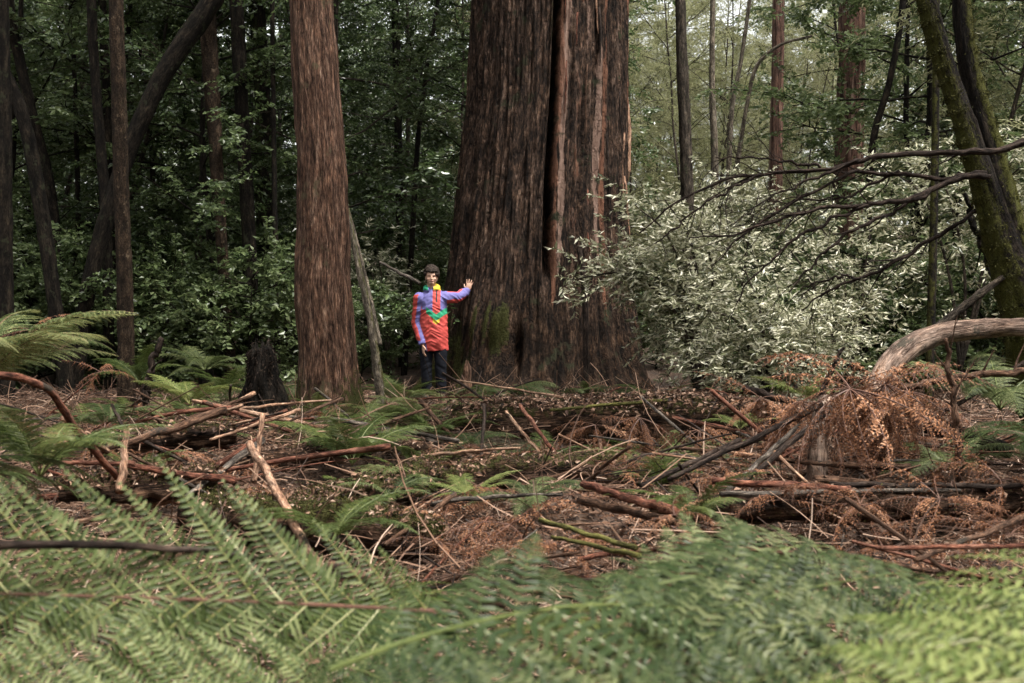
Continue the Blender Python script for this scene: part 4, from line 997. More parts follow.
# --- the blurred ferns across the lower right, close to the camera
t = thing('fern', at(560, 780, 1.9), 'blurred dark green fern at the bottom centre', 'fern')
for i, (a, b, u, kd) in enumerate([((330, 670, 1.85), (760, 592, 2.3), (-.1, -.55, .83), 'bigD'), ((620, 760, 1.8), (345, 655, 1.75), (.1, -.6, .8), 'bigD'), ((600, 740, 2.0), (560, 580, 2.7), (0, -.6, .8), 'bigB'),
                                  ((540, 780, 1.6), (830, 665, 1.75), (0, -.6, .8), 'bigD'), ((720, 760, 1.7), (430, 690, 1.55), (0, -.6, .8), 'bigE')]):
    frond_between(t, frond(kd, i % 2), at(*a), at(*b), u)
t = thing('fern', at(600, 700, 2.6), 'blurred blue green fern arching right below the dead brown fronds', 'fern')
for i, (a, b, u, kd) in enumerate([((540, 625, 2.5), (990, 556, 2.75), (0, -.25, .97), 'bigD'), ((600, 650, 2.4), (930, 590, 2.5), (0, -.6, .8), 'bigE'), ((600, 640, 2.7), (830, 525, 3.3), (-.15, -.65, .75), 'bigE'),
                                  ((580, 660, 2.2), (910, 640, 2.15), (0, -.6, .8), 'bigE'), ((640, 650, 2.7), (715, 545, 3.4), (-.1, -.7, .7), 'bigD')]):
    frond_between(t, frond(kd, i % 2), at(*a), at(*b), u)
t = thing('fern', at(1150, 760, 1.9), 'blurred light green fern reaching in from the right edge at the bottom', 'fern')
for i, (a, b, u, kd) in enumerate([((1230, 650, 1.95), (815, 660, 1.75), (.05, -.35, .93), 'bigC'), ((1240, 606, 2.15), (850, 612, 2.05), (0, -.28, .96), 'bigC'), ((1230, 700, 1.7), (790, 705, 1.5), (0, -.45, .9), 'bigC'), ((1200, 720, 1.6), (880, 690, 1.75), (0, -.4, .9), 'bigB')]):
    frond_between(t, frond(kd, i % 2), at(*a), at(*b), u)
# low ferns below the big fronds; dark leaf colour stands in for shaded gaps
def gpix(px, py, Y, dz=0.): 
    p = at(px, py, Y); return (p[0], p[1], max(p[2] - dz, ground(p[0], p[1])))
LOW = [((60, 640, 3.3), 'dark', 8, .42, 'low dark fern behind the pale fern, near its left end'), ((260, 650, 3.3), 'dark', 8, .40, 'low dark fern behind the pale fern, near its right end'), ((-60, 760, 2.2), 'dark', 8, .42, 'low dark fern under the pale fern at the left edge'), ((150, 760, 2.3), 'dark', 7, .34, 'low dark fern beneath the pale fern, lower left'), ((300, 790, 2.1), 'dark', 7, .40, 'low dark fern under the toothed fern'),
       ((700, 740, 2.4), 'dark', 8, .6, 'low dark fern under the blurred blue green fern'), ((860, 720, 2.6), 'dark', 8, .6, 'low dark fern under the blurred light green fern'), ((1000, 700, 2.9), 'blue', 8, .6, 'low bluish fern behind the light green fern')]
for p, kd, n, s, lb in LOW: fern(gpix(*p), kd, n, s, lb)

# --- ferns of the middle distance
MID = [
 ((-25, 395, 7.0), 'pale', 13, .75, 'pale tree fern at the left edge above the bent red stem', 0.5), ((-90, 500, 4.6), 'dark', 10, .62, 'mid green fern at the left edge below the bent red stem', 0),
 ((40, 478, 5.0), 'green', 9, .5, 'small green fern behind the pale fern near the left edge', 0), ((105, 430, 9.5), 'dark', 10, .55, 'dark fern behind the crossed brown sticks at left', 0), ((190, 405, 11.5), 'yellow', 9, .55, 'yellowish fern left of the charred stump', 0),
 ((205, 372, 14.0), 'blue', 11, .60, 'bluish tree fern in the shade left of the charred stump', .6), ((225, 395, 12.5), 'green', 8, .5, 'green fern just left of the charred stump', 0), ((60, 350, 13.0), 'dark', 9, .6, 'dark fern below the leaning trunks at left', 0),
 ((322, 418, 11.2), 'green', 6, .38, 'small green fern at the foot of the reddish brown tree', 0), ((385, 432, 10.8), 'green', 9, .42, 'leafy green fern right of the reddish brown tree', 0), ((420, 425, 11.5), 'pale', 9, .55, 'pale fern in front of the legs of the person', 0),
 ((452, 410, 13.0), 'pale', 7, .40, 'small pale fern beside the splintered stump', 0), ((505, 405, 13.2), 'dark', 13, .72, 'big dark fern at the foot of the giant tree', .3), ((560, 405, 13.5), 'dark', 9, .5, 'smaller dark fern right of the big dark one under the giant tree', 0),
 ((470, 448, 9.6), 'dark', 8, .42, 'dark fern in front of the big fallen log', 0), ((415, 470, 8.7), 'green', 6, .34, 'bright low fern above the mossy log', 0), ((530, 505, 6.8), 'blue', 8, .36, 'bluish fern lying on the litter in the middle', 0), ((470, 500, 7.2), 'yellow', 7, .34, 'yellowish fern left of the bluish one on the litter', 0),
 ((1000, 410, 8.2), 'blue', 12, .80, 'blue green fern under the curved bare log at right', 0), ((950, 470, 7.5), 'blue', 9, .5, 'low blue green fern behind the draped brown fronds', 0), ((1050, 450, 7.0), 'dark', 9, .6, 'dark fern at the right edge below the curved bare log', 0),
 ((655, 418, 12.6), 'green', 7, .42, 'fern with bluish tips on the fallen log below the pale shrub', 0), ((330, 545, 5.0), 'green', 7, .38, 'small green fern at the end of the tan leaning stick', 0), ((690, 520, 5.6), 'green', 7, .36, 'small green fern beside the purple stem', 0),
 ((805, 400, 11.8), 'yellow', 8, .5, 'yellow green fern below the low pale shrub', 0), ((270, 400, 13.5), 'dark', 9, .6, 'dark fern behind the charred stump', 0), ((140, 385, 13.8), 'green', 9, .6, 'green fern at the foot of the spotted trunk', 0),
 ((400, 405, 13.8), 'green', 9, .5, 'green fern behind the pale fern left of the person', 0), ((360, 440, 10.2), 'green', 8, .42, 'green fern beside the right end of the mossy stump', 0), ((290, 430, 10.9), 'dark', 8, .4, 'dark fern between the charred stump and the reddish brown tree', 0),
 ((435, 440, 10.6), 'green', 9, .5, 'broad green fern between the mossy stump and the fallen log', 0), ((480, 425, 12), 'yellow', 8, .45, 'yellowish fern behind the left end of the fallen log', 0), ((610, 400, 13.6), 'blue', 8, .45, 'bluish fern standing on the fallen log before the giant tree', 0),
 ((390, 500, 7.6), 'blue', 7, .34, 'bluish low fern above the right end of the mossy log', 0), ((740, 430, 9.8), 'yellow', 7, .36, 'yellowish fern behind the propped dark sticks', 0)]
for p, kd, n, s, lb, tr in MID:
    fern(gpix(*p), kd, n, s, lb, trunk=tr, name='tree_fern' if tr else 'fern')

# --- dead brown fronds
def dead(px, py, Y, n, s, label, kind='hang', az=(0, 2 * PI), group='dead brown ferns'):
    return fern(at(px, py, Y), kind, n, s, label, group, az, .40, 'dead_fern', 'dead fern', .7, 5)
DEADS = [
 (885, 384, 7.7, 20, .80, 'rusty dead fronds draped from the broken end of the curved log'), (850, 389, 7.5, 20, .84, 'rusty dead fronds hanging right of the pale upright log'), (800, 402, 7.8, 11, .70, 'brown dead fronds hanging left of the pale upright log'), (760, 398, 8.4, 8, .5, 'brown dead fronds over the propped dark sticks'),
 (908, 392, 7.6, 12, .6, 'curled rusty frond tips right of the broken log end'),
 (640, 418, 9.6, 12, .62, 'matted brown fronds arching over the dark hollow'), (595, 425, 9.8, 9, .55, 'brown fronds left of the dark hollow under the log'), (700, 430, 9.2, 10, .6, 'brown fronds right of the dark hollow under the log'),
 (510, 525, 6.0, 9, .48, 'pinkish brown crumpled fronds behind the blurred green ferns'), (560, 545, 5.6, 8, .40, 'brown crumpled fronds below the green cut stems'), (455, 530, 6.4, 7, .42, 'brown fronds at the right end of the mossy log'), (675, 515, 4.8, 7, .22, 'small tuft of brown frond at the tip of the purple stem'),
 (780, 500, 6.6, 9, .42, 'brown litter fronds below the pale upright log'), (860, 505, 6.2, 9, .42, 'brown fronds on the ground below the draped rusty ones'), (940, 500, 6.4, 9, .45, 'brown fronds on the ground below the curved log'), (1000, 480, 6.8, 9, .5, 'brown fronds at the right edge over the dark sticks'), (960, 465, 7.3, 7, .35, 'brown frond wrapped round the thin upright stem'),
 (1010, 535, 5.2, 7, .4, 'brown fronds low at the right edge'),
 (720, 480, 7.2, 8, .4, 'brown fronds over the long horizontal sticks'), (620, 470, 7.8, 8, .38, 'brown fronds in front of the dark hollow'), (440, 500, 7.6, 7, .4, 'brown dry fronds above the mossy log end'), (250, 485, 8.0, 7, .42, 'brown dry fronds below the mossy stump'),
 (90, 440, 8.4, 6, .42, 'brown dry fronds behind the bent red stem'), (170, 450, 8.2, 7, .42, 'brown dry fronds among the crossed sticks at left'), (100, 372, 10.5, 5, .35, 'orange brown dead frond below the leaning trunks'), (540, 440, 9.8, 6, .4, 'brown fronds hanging from the fallen log left of the hollow'),
 (30, 330, 8.5, 5, .4, 'pinkish dead frond above the pale tree fern at left')]
for a in DEADS: dead(*a, kind='dead' if a[1] > 460 or a[1] < 380 else 'hang')

rd = random.Random(41)
DZ = [(0, 240, 'among the crossed sticks at left'), (240, 440, 'around the mossy stump'), (440, 600, 'in front of the fallen log'), (600, 760, 'around the dark hollow'), (760, 1030, 'on the ground below the curved log')]
for i in range(70):
    Y = rd.uniform(5.6, 11.5); px = rd.uniform(20, 1015)
    if px < 400 and (Y < 6.8 or rd.random() < .35): continue
    x = (px - 512) / F * Y; zn = [q for a, b, q in DZ if a <= px < b][0]
    fern((x, Y, ground(x, Y) + rd.uniform(.08, .30)), 'dead', rd.randint(3, 5), rd.uniform(.28, .5), 'flattened dead brown fern ' + zn, 'dead brown ferns ' + zn, (0, 6.28), .4, 'dead_fern', 'dead fern', .6, 4)

for i in range(56):
    Y = rd.uniform(7.5, 14.2) if i < 34 else rd.uniform(11.3, 14.4); px = rd.uniform(20, 760)
    x = (px - 512) / F * Y
    if abs(px - 432) < 30 and Y > 12.5: continue
    zn = [q for a, b, q in DZ if a <= px < b][0]
    kd = rd.choice(['green', 'dark', 'green', 'dark', 'pale'])
    fern((x, Y, ground(x, Y) + .03), kd, rd.randint(6, 8), rd.uniform(.26, .42) * (1 if i < 34 else 1.35), f"small {dict(green='green', dark='dark green', pale='pale green')[kd]} fern growing {zn}", 'small green ferns ' + zn)

for i in range(16):
    Y = rd.uniform(8.2, 11.6); px = rd.uniform(290, 700); x = (px - 512) / F * Y
    zn = [q for a, b, q in DZ if a <= px < b][0]; kd = rd.choice(['green', 'green', 'dark', 'pale'])
    fern((x, Y, ground(x, Y) + .03), kd, rd.randint(7, 9), rd.uniform(.42, .6), f"spreading {dict(green='green', dark='dark green', pale='pale green')[kd]} fern {zn}", 'spreading green ferns ' + zn)

#%%LOGS
def log_thing(name, label, mat, pts, cat='log', k=22, rough=.14, moss=None, tufts=0, lump=.22, group=None, msize=.03):
    P = np.array([at(x, y, Y) for x, y, w, Y in pts]); R = np.array([w / 2 / F * Y for x, y, w, Y in pts])
    S = spline(np.hstack([P, R[:, None]]), 60)
    b = P[0]; g = Geo()
    add_tube(g, S[:, :3] - b, S[:, 3], k, rough=rough, lump=lump, seed=len(label) % 7, moss=moss)
    t = tag(link(name, g.mesh(name, [mat]), None, b), label, cat, group)
    if tufts:
        ctr = np.repeat(S[:, :3] - b, k, 0); V = g.V[0][:len(ctr)]; nr = unit(V - ctr); wv = np.clip(g.MO[0][:len(ctr)] - .3, 0, 1) + 1e-9
        vv, tt = moss_tufts(V, nr, wv, tufts * 3, np.random.default_rng(len(label)), .012); gm = Geo(); gm.add(vv, tt)
        link('moss', gm.mesh('moss', ['moss'], False, False), t)
    return t
upm = lambda amt, lo=.1: (lambda V, D: amt * sm(lo - .4, lo + .5, D[..., 2]))
BIGLOG = log_thing('fallen_log', 'long rotten fallen log with a dark hollow under it, in front of the giant tree', 'rotten', [(455, 428, 44, 11.2), (540, 424, 46, 11), (640, 420, 44, 10.8), (720, 422, 42, 10.6), (800, 420, 30, 10.4)], moss=upm(.5), rough=.3)
def cover(log, mat, n, rg, size=(.04, .1), w=(.1, .35), lift=.02, name='leaf_litter'):
    me = log.data; V = np.array([v.co for v in me.vertices]); Nn = np.array([v.normal for v in me.vertices])
    wv = np.clip(Nn[:, 2] - .25, 0, 1) + 1e-6; i = rg.choice(len(V), n, p=wv / wv.sum())
    P = V[i] + rg.normal(0, .06, (n, 3)) * (1, 1, .3) + Nn[i] * lift; D = rg.normal(0, 1, (n, 3)); D[:, 2] = D[:, 2] * .4 - .15; L = rg.uniform(*size, n)
    v, t = leaf_geo(P, D, Nn[i] + rg.normal(0, .5, (n, 3)), L, L * rg.uniform(*w, n), .3, .2); g = Geo(); g.add(v, t)
    o = link(name, g.mesh(name, [mat], False, False), log); o['kind'] = 'stuff'
ROOF = Geo(); ell(ROOF, (0, 0, 0), (.72, .62, .12))  # slab added over the hollow so that it stays dark
ROOF = tag(link('root_mat', ROOF.mesh('root_mat', ['rotten']), None, (1.27, 11.45, .86)), 'mat of roots and litter roofing the dark hollow behind the fallen log', 'root mat')
cover(ROOF, 'litter', 1500, np.random.default_rng(6), (.04, .10))
cover(BIGLOG, 'litter', 6000, np.random.default_rng(5), (.02, .07))
log_thing('mossy_log', 'mossy log with a dark underside in the middle left', 'rotten', [(190, 512, 40, 6.8), (260, 520, 46, 6.6), (340, 530, 50, 6.4), (400, 535, 46, 6.3), (440, 540, 30, 6.3)], moss=upm(.66, .3), tufts=5000, rough=.22)
log_thing('rotten_log', 'rotten brown log lying across the mossy stump', 'rotten', [(235, 462, 22, 8.9), (300, 460, 26, 8.9), (360, 454, 26, 9.0), (428, 452, 16, 9.1)], rough=.25)
log_thing('dark_log', 'dark straight log under the blue green fern at right', 'dark', [(905, 420, 17, 8.4), (960, 434, 17, 8.4), (1012, 452, 14, 8.3)], rough=.1)
log_thing('curved_log', 'curved bare pinkish log bending down at its broken end', 'pinkwood', [(1075, 325, 17, 8.7), (1024, 327, 18, 8.6), (985, 328, 19, 8.6), (940, 334, 21, 8.5), (908, 348, 23, 8.4), (888, 368, 24, 8.3), (876, 396, 22, 8.2)], lump=.14, rough=.06)
log_thing('upright_log', 'short pale upright log between hanging brown fronds', 'pinkwood', [(818, 492, 19, 7.5), (817, 455, 20, 7.6), (819, 428, 19, 7.7), (826, 400, 15, 7.9)], lump=.14, rough=.06)
log_thing('grey_log', 'grey diagonal bare branch above the curved log', 'grey', [(926, 336, 9, 8.9), (945, 322, 9, 8.9), (970, 302, 8, 8.9), (1003, 277, 6, 8.9)], rough=.1)
log_thing('leaning_pole', 'mossy leaning pole right of the reddish brown tree', 'polebark', [(382, 405, 10, 13), (376, 360, 9, 13), (368, 310, 7, 13), (358, 265, 6, 13), (347, 208, 4, 13)], moss=lambda V, D: .25 + .3 * D[..., 0], cat='dead pole', group='dead poles leaning beside the reddish brown tree')
log_thing('leaning_pole', 'thin pale leaning pole beside the mossy one', 'polebark', [(380, 345, 5, 13.3), (368, 290, 5, 13.3), (352, 225, 4, 13.3), (345, 203, 3, 13.3)], cat='dead pole', group='dead poles leaning beside the reddish brown tree')
log_thing('broken_branch', 'dark broken branch leaning up beside the slender trunk', 'dark', [(716, 392, 14, 15.5), (702, 355, 12, 15.5), (690, 325, 11, 15.5), (672, 285, 7, 15.5)], cat='branch')
log_thing('dead_stake', 'thin dark dead stake standing before the giant tree', 's_dark', [(586, 405, 6, 14.2), (585, 300, 6, 14.2), (579, 245, 5, 14.2)], cat='stake')
for lb, mt, pts, mo in [('mossy half rotten log lying before the fallen log, left of the middle', 'rotten', [(440, 482, 20, 8.0), (500, 474, 28, 8.2), (580, 470, 28, 8.4), (650, 478, 20, 8.4)], .5),
                    ('long dark decaying log lying level under the rusty draped fronds', 'rotten', [(650, 505, 20, 6.7), (760, 508, 30, 6.7), (880, 506, 32, 6.7), (1000, 500, 28, 6.8), (1060, 500, 24, 6.8)], .25),
                    ('dark rotten log behind the pale fern at left', 'rotten', [(60, 490, 22, 6.6), (140, 488, 28, 6.7), (215, 480, 26, 6.9)], .35),
                    ('short mossy log slanting up from the mossy log toward the person', 'rotten', [(300, 505, 22, 7.4), (370, 492, 28, 7.7), (450, 462, 22, 8.6)], .6),
                    ('rotten log at the left below the crossed brown sticks', 'rotten', [(90, 446, 20, 8.4), (160, 440, 26, 8.6), (235, 432, 20, 8.8)], .4)]:
    o_ = log_thing('decaying_log', lb, mt, pts, moss=upm(mo), rough=.35, lump=.35, tufts=int(4000 * mo)); cover(o_, 'litter', 700, np.random.default_rng(len(lb)), (.02, .055), lift=.008)
# stumps
def stump(name, label, mat, Y, pts, moss=None, k=40, jag=.12, tufts=0, rough=.2, cat='stump', lump=.2, fibre=False):
    P, R = pix_path(pts, Y); P = P[::-1]; R = R[::-1]; S = spline(np.hstack([P, R[:, None]]), 40); b = P[0]; g = Geo()
    V, T, bk, mo = tube(S[:, :3] - b, S[:, 3], k, rough=rough, lump=lump, moss=moss, seed=2)
    top = slice(39 * k, 40 * k); rg = np.random.default_rng(len(label)); V[top, 2] += rg.uniform(-jag, jag, k); V[-1, 2] -= jag * 1.2
    g.add(V, T, 0, bk, np.zeros(len(mo)) if fibre else mo); t = tag(link(name, g.mesh(name, [mat]), None, b), label, cat)
    if tufts:
        ctr = np.repeat(S[:, :3] - b, k, 0); nr = unit(V[:len(ctr)] - ctr); wv = np.clip(mo[:len(ctr)] - .3, 0, 1) + 1e-9
        if fibre:
            i = rg.integers(0, len(ctr), tufts); D = nr[i] * .5 + rg.normal(0, .45, (tufts, 3)) - np.array((0, 0, .9)); vv, tt = leaf_geo(V[i], D, nr[i], rg.uniform(.02, .07, tufts), rg.uniform(.002, .006, tufts), .3, .2)
            gm = Geo(); gm.add(vv, tt); link('fibre', gm.mesh('fibre', ['char_fibre'], False, False), t)
        else:
            vv, tt = moss_tufts(V[:len(ctr)], nr, wv, tufts * 3, rg, .013); gm = Geo(); gm.add(vv, tt); link('moss', gm.mesh('moss', ['moss'], False, False), t)
stump('charred_stump', 'black charred stump left of the reddish brown tree', 'charred', 10.8, [(260, 347, 18), (261, 353, 27), (262, 370, 33), (263, 400, 38), (264, 430, 47), (265, 462, 60)], rough=.4, lump=.4, jag=.10, tufts=2600, moss=lambda V, D: .9 + 0 * D[..., 0], fibre=True)
stump('mossy_stump', 'wide mossy rotten stump in front of the reddish brown tree', 'rotten', 9.6, [(333, 428, 90), (333, 440, 112), (334, 465, 150), (336, 495, 190), (338, 520, 210)], moss=lambda V, D: .2 + .4 * np.abs(D[..., 0]), tufts=3500, rough=.3, jag=.06)
stump('splintered_stump', 'small pointed splinter of brown wood beside the person', 'brown', 14.2, [(467, 361, 3), (467, 370, 8), (466, 385, 11), (466, 405, 13)], k=12, jag=.02, cat='wood splinter')
for o_ in [o for o in COL.objects if o.name in ('rotten_log', 'mossy_stump', 'mossy_log')]: cover(o_, 'litter', 900, np.random.default_rng(len(o_.name)), (.02, .055), lift=.008)
# fallen bare branches from the right
def branch(label, Y, main, subs=(), seed=1, mat='s_dark', twigs=16, group='bare branches reaching left from the mossy twin trunks', tw=.55, name='bare_branch'):
    rg = np.random.default_rng(seed); P, R = pix_path(main, Y); b = P[0]; g = Geo()
    def one(P, R, tws):
        S = spline(np.hstack([P, R[:, None]]), 50)
        S[:, :3] += np.array([[noise.noise(Vector((i * .22, seed * 3.3 + len(P), c * 5.1))) for c in range(3)] for i in range(50)]) * .035
        S[:, :3] += np.array([[noise.noise(Vector((i * .75, seed * 5.3 + len(P), c * 9.1))) for c in range(3)] for i in range(50)]) * .012
        add_tube(g, S[:, :3] - b, np.maximum(S[:, 3] * (.9 + .25 * rg.random(50)), .0035), 8, rough=.35, nfreq=2)
        for i in range(tws):
            u = int(rg.uniform(14, 47)); d = unit(S[min(49, u + 3), :3] - S[u - 3, :3]); L = rg.uniform(.2, 1) * tw
            q = wander(S[u, :3], d + rg.normal(0, .5, 3) + np.array((0, 0, -.15)), L, 6, rg, .13); add_tube(g, q - b, np.linspace(max(.004, S[u, 3] * .45), .0022, 7), 4, caps=False)
            if rg.random() < .6:
                v = int(rg.integers(2, 5)); q2 = wander(q[v], unit(q[v + 1] - q[v]) + rg.normal(0, .5, 3), L * .5, 4, rg, .15); add_tube(g, q2 - b, np.linspace(.0035, .002, 5), 3, caps=False)
    tk = .78 if name == 'bare_branch' else 1.
    one(P, R * tk, twigs)
    for sb in subs: P2, R2 = pix_path(sb, Y); one(P2, R2 * tk, twigs // 2)
    return tag(link(name, g.mesh(name, [mat]), None, b), label, 'branch', group)
branch('longest bare branch, topmost of those crossing before the pale shrubs', 8.8, [(1060, 138, 10), (1024, 143, 9), (985, 151, 9), (955, 151, 8), (900, 157, 7), (860, 160, 6), (800, 170, 5, 8.9), (740, 177, 4, 9), (690, 197, 3, 9), (640, 232, 1.6, 9.1)],
       [[(820, 167, 4), (785, 163, 3), (745, 158, 2.5), (715, 160, 1.5)], [(760, 175, 3.5), (730, 190, 3), (690, 216, 2.5), (655, 246, 1.5)], [(860, 160, 5), (800, 185, 3), (760, 205, 2), (730, 228, 1.5)]], 1, 's_dark')
branch('bare branch second from the top, with a long lower fork', 8.9, [(985, 172, 7), (940, 178, 6), (880, 172, 5), (850, 175, 4), (800, 195, 3.5), (760, 225, 3), (715, 262, 1.6)], [[(900, 172, 4), (860, 190, 3), (820, 200, 2.5), (770, 203, 1.5)]], 2)
branch('bare branch third from the top, thick and forked at its middle', 8.7, [(990, 178, 8), (960, 178, 8), (915, 197, 7), (870, 204, 6), (830, 208, 5), (790, 217, 4), (740, 232, 3), (690, 236, 1.6)],
       [[(930, 190, 6), (890, 215, 5), (850, 232, 4), (815, 262, 3), (790, 290, 1.6)], [(870, 204, 5), (820, 225, 4), (775, 255, 3), (735, 300, 1.6)]], 3, 's_dark')
branch('low dark bare branch sloping down to the left behind the curved log', 9.2, [(985, 205, 6), (945, 230, 5), (905, 255, 5), (860, 278, 4), (830, 292, 3), (800, 312, 1.6)], [[(860, 278, 4), (835, 278, 3), (800, 290, 1.6)]], 4)
branch('short mossy snag leaning against the twin trunks', 9.4, [(965, 192, 4), (975, 225, 7), (988, 258, 8), (1003, 300, 9)], (), 5, 'mossbark', 3, None, .3, 'mossy_snag')
branch('thin upright dead stem in front of the blue green fern at right', 7.2, [(962, 490, 8), (958, 440, 7), (953, 390, 6), (946, 340, 4)], (), 6, 's_brown', 5, None, .3, 'dead_branch')
branch('thin dark twig standing left of the rusty draped fronds', 8, [(820, 395, 5), (832, 370, 4), (842, 346, 3)], (), 7, 's_dark', 0, None, .3, 'dead_twig')
branch('dark dead stem crossing the blue green fern at right', 7.8, [(900, 388, 6), (950, 378, 7), (1000, 372, 7), (1060, 362, 7)], (), 8, 's_brown', 3, None, .3, 'dead_branch')
branch('dark forked snag between the spotted trunk and charred stump', 11.8, [(138, 420, 9), (146, 385, 8), (160, 340, 6)], [[(140, 410, 7), (146, 395, 6), (150, 380, 3)]], 9, 's_dark', 3, None, .4, 'dead_branch')

#%%STICKS
def stick(a, b, w0, w1, mat, label, Y0, Y1=None, bend=(0, 0), group=None, k=9, name='fallen_stick', mid=None):
    Y1 = Y1 or Y0
    p0 = at(a[0], a[1], Y0); p1 = at(b[0], b[1], Y1); m = (p0 + p1) / 2 + np.array((bend[0] / F * Y0, 0, -bend[1] / F * Y0))
    P = [p0, m, p1] if mid is None else [p0] + [at(*q) for q in mid] + [p1]
    P = np.array(P); S = spline(P, 24); b_ = P[0]
    R = np.linspace(w0 / 2 / F * Y0, w1 / 2 / F * Y1, 24); g = Geo()
    S[1:-1] += np.array([[noise.noise(Vector((i * .3, a[0] * .13, c * 4.1 + a[1]))) for c in range(3)] for i in range(1, 23)]) * R[1:-1, None] * .7
    add_tube(g, S - b_, R, k, rough=.16, nfreq=2, lump=.15, seed=(a[0] * 7 + a[1]) % 11)
    return tag(link(name, g.mesh(name, [mat]), None, b_), label, 'stick', group)
G_ = 'fallen sticks in the debris'
STK = [
 ((-20, 373), (118, 478), 8, 7, 's_red', 'thick red brown stem bent at its middle near the left edge', 5.2, 6.2, [(42, 384, 5.5), (75, 428, 5.8)]),
 ((120, 492), (126, 428), 9, 6, 's_tan', 'pale upright broken stick at left', 6.0, 6.2, None),
 ((96, 452), (226, 411), 7, 9, 's_brown', 'brown stick slanting up right toward the charred stump', 6.6, 7.2, None),
 ((62, 418), (108, 452), 5, 6, 's_tan', 'short light stick crossing the bent red stem', 6.1, 6.5, None),
 ((120, 464), (236, 482), 6, 8, 's_red', 'reddish stick lying level below the crossed sticks', 6.6, 6.8, None),
 ((186, 497), (262, 440), 5, 8, 's_grey', 'grey stick slanting up right at left', 6.6, 7.4, None),
 ((40, 462), (135, 464), 5, 5, 's_red', 'thin level red stick behind the pale fern', 6.4, 6.4, None),
 ((326, 580), (250, 444), 10, 8, 's_tan', 'long tan stick leaning left over the mossy log', 4.6, 6.2, None),
 ((254, 482), (263, 414), 6, 5, 's_tan', 'thin tan upright stick behind the long tan one', 7.2, 7.4, None),
 ((210, 440), (300, 410), 3, 4, 's_tan', 'thin pale stick running behind the charred stump foot', 8.5, 9, None),
 ((-20, 545), (345, 576), 10, 5, 's_dark', 'long dark purple stem lying over the pale fern', 2.5, 3.1, [(120, 546, 2.65), (220, 553, 2.8)]),
 ((330, 566), (505, 605), 12, 9, 's_brown', 'broad brown stem end behind the blurred dark fern', 4.2, 3.8, [(420, 592, 4)]),
 ((583, 484), (676, 512), 8, 10, 's_red', 'purple red cut stem in the middle', 5.8, 5.2, None),
 ((580, 500), (672, 522), 9, 9, 's_brown', 'brown cut stem under the purple red one', 5.9, 5.3, None),
 ((540, 520), (636, 548), 5, 6, 's_green', 'upper yellow green cut stem in the middle', 5.0, 4.6, None),
 ((552, 537), (640, 556), 4, 6, 's_green', 'lower yellow green cut stem in the middle', 4.9, 4.5, None),
 ((668, 480), (822, 405), 5, 6, 's_dark', 'upper of the dark sticks propped against the rusty fronds', 7.2, 7.7, None),
 ((735, 490), (830, 408), 5, 7, 's_dark', 'steepest of the dark sticks propped against the rusty fronds', 7.0, 7.6, None),
 ((725, 493), (800, 425), 6, 5, 's_grey', 'grey stick propped below the dark ones', 7.1, 7.6, None),
 ((640, 486), (740, 440), 5, 5, 's_dark', 'low dark stick in front of the hollow', 7.3, 8.0, None),
 ((712, 481), (850, 489), 7, 7, 's_red', 'long level reddish stick left of the pale upright log', 6.6, 6.6, None),
 ((720, 494), (960, 490), 6, 5, 's_grey', 'long level grey stick under the hanging fronds', 6.5, 6.7, None),
 ((830, 484), (1030, 487), 6, 6, 's_dark', 'long level dark stick at right', 6.7, 6.7, None),
 ((915, 560), (1040, 512), 5, 7, 's_brown', 'brown stick slanting up to the right edge', 4.6, 5.4, None),
 ((880, 548), (1040, 546), 5, 5, 's_red', 'level red stick at the right edge behind the light green fern', 4.4, 4.6, None),
 ((925, 425), (1030, 360), 4, 5, 's_dark', 'dark stick slanting up under the curved log', 8.4, 8.6, None),
 ((550, 410), (668, 400), 3, 4, 's_green', 'yellow green stem lying on the fallen log', 10.4, 10.6, None),
 ((506, 412), (545, 460), 3, 4, 's_tan', 'thin tan stick hanging off the fallen log', 10, 9.4, None),
 ((520, 405), (556, 455), 4, 4, 's_red', 'red stick hanging off the fallen log beside the tan one', 10, 9.2, None),
 ((604, 485), (600, 440), 4, 4, 's_brown', 'thin upright stick left in the dark hollow', 8.4, 9.2, None),
 ((640, 396), (705, 452), 3, 3, 's_grey', 'thin grey stick sloping over the brown mat', 10, 9, None),
 ((385, 545), (455, 494), 4, 5, 's_brown', 'brown stick rising from the end of the mossy log', 6.0, 6.6, None),
 ((340, 470), (430, 500), 6, 4, 's_brown', 'brown stick sloping down on the mossy stump', 8.3, 8.0, None),
 ((480, 470), (420, 400), 4, 5, 's_brown', 'brown stick under the pale fern near the person', 9.8, 11, None),
 ((470, 470), (505, 452), 4, 4, 's_tan', 'small tan stick in front of the fallen log', 9, 9, None),
 ((130, 440), (112, 405), 4, 3, 's_dark', 'short black stick behind the crossed sticks', 7.4, 7.6, None),
 ((745, 388), (790, 402), 8, 6, 's_dark', 'dark blunt branch end below the low pale shrub', 9.4, 9.0, None),
 ((380, 262), (420, 284), 2.5, 4, 's_grey', 'thin bare stick slanting behind the neck of the person', 16.2, 16.0, None)]
for a, b, w0, w1, mt, lb, Y0, Y1, mid in STK: stick(a, b, w0, w1, mt, lb, Y0, Y1, group=G_, mid=mid)
rk = random.Random(8)
KZ = [(60, 240, 'in the tangle left of the charred stump foot'), (240, 440, 'in the tangle around the mossy stump'), (440, 640, 'in the tangle before the fallen log'), (640, 1000, 'in the tangle below the rusty draped fronds')]
CW = {'s_red': 'reddish', 's_brown': 'brown', 's_grey': 'grey', 's_tan': 'tan', 's_dark': 'dark'}
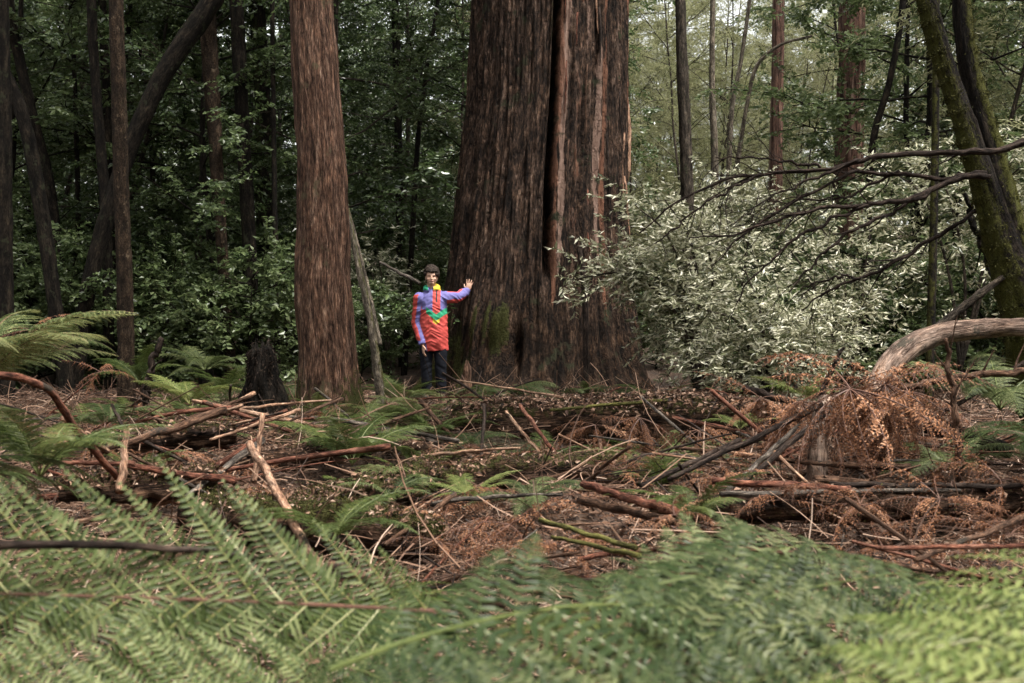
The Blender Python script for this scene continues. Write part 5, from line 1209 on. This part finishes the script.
for i in range(46):
    Y = rk.uniform(6.8, 10.5); px = rk.choice([rk.uniform(70, 300), rk.uniform(70, 990)]); x = (px - 512) / F * Y; z = ground(x, Y) + rk.uniform(.08, .28)
    zn = [q for a, b, q in KZ if a <= px < b][0]; mt = rk.choice(['s_red', 's_red', 's_brown', 's_grey', 's_tan'])
    a = rk.gauss(0, .5); L = rk.uniform(.4, .95); e = rk.gauss(0, .22); d = np.array((math.cos(a) * math.cos(e), math.sin(a) * math.cos(e), math.sin(e))) * L * rk.choice([-1, 1])
    c = np.array((x, Y, z)); P = np.array([c - d, c + np.array((rk.gauss(0, .04), rk.gauss(0, .04), rk.gauss(0, .04))), c + d]); r = rk.uniform(.013, .026); g = Geo()
    add_tube(g, spline(P, 24) - c, np.linspace(r, r * rk.uniform(.5, .9), 24), 9, rough=.22, nfreq=2, lump=.2, seed=i)
    tag(link('fallen_stick', g.mesh('fallen_stick', [mt]), None, c), f'stout {CW[mt]} fallen stick {zn}', 'stick', 'stout sticks ' + zn)
# small sticks that lie everywhere in the debris
rs = random.Random(77)
SZ = [(0, 130, 'left of the crossed sticks'), (130, 260, 'around the foot of the charred stump'), (260, 440, 'around the mossy stump'), (440, 600, 'in front of the fallen log, left of the hollow'), (600, 760, 'around the dark hollow'), (760, 900, 'below the hanging rusty fronds'), (900, 1024, 'below the curved log')]
CN = {'s_red': 'reddish', 's_brown': 'brown', 's_grey': 'grey', 's_tan': 'tan', 's_dark': 'dark'}
protos = {}
for mt in CN:
    for v in range(3):
        g = Geo(); rgx = np.random.default_rng(v + 3); P = wander((-.5, 0, 0), (1, 0, 0), 1, 8, rgx, .07)
        add_tube(g, spline(P, 20), np.linspace(.014, .008, 20), 7, rough=.2, nfreq=2, seed=v); protos[mt, v] = g.mesh('stick', [mt])
for i in range(215):
    Y = rs.uniform(5.2, 13); px = rs.uniform(10, 1014)
    if px < 380 and Y < 6.3: continue
    x = (px - 512) / F * Y; z = ground(x, Y)
    mt = rs.choice(['s_red', 's_brown', 's_brown', 's_grey', 's_tan', 's_dark'])
    o = link('stick', protos[mt, rs.randrange(3)], None, (x, Y, z + rs.uniform(.02, .3)))
    L = rs.uniform(.5, 1.7); th = rs.uniform(.4, 1.25); o.scale = (L, th, th); o.rotation_euler = (0, rs.gauss(0, .33), rs.choice([rs.gauss(0, .5), rs.uniform(0, 6.28)]))
    zn = [s for a, b, s in SZ if a <= px < b][0]
    tag(o, f'small {CN[mt]} stick in the litter {zn}', 'stick', 'small sticks in the litter ' + zn)

#%%END
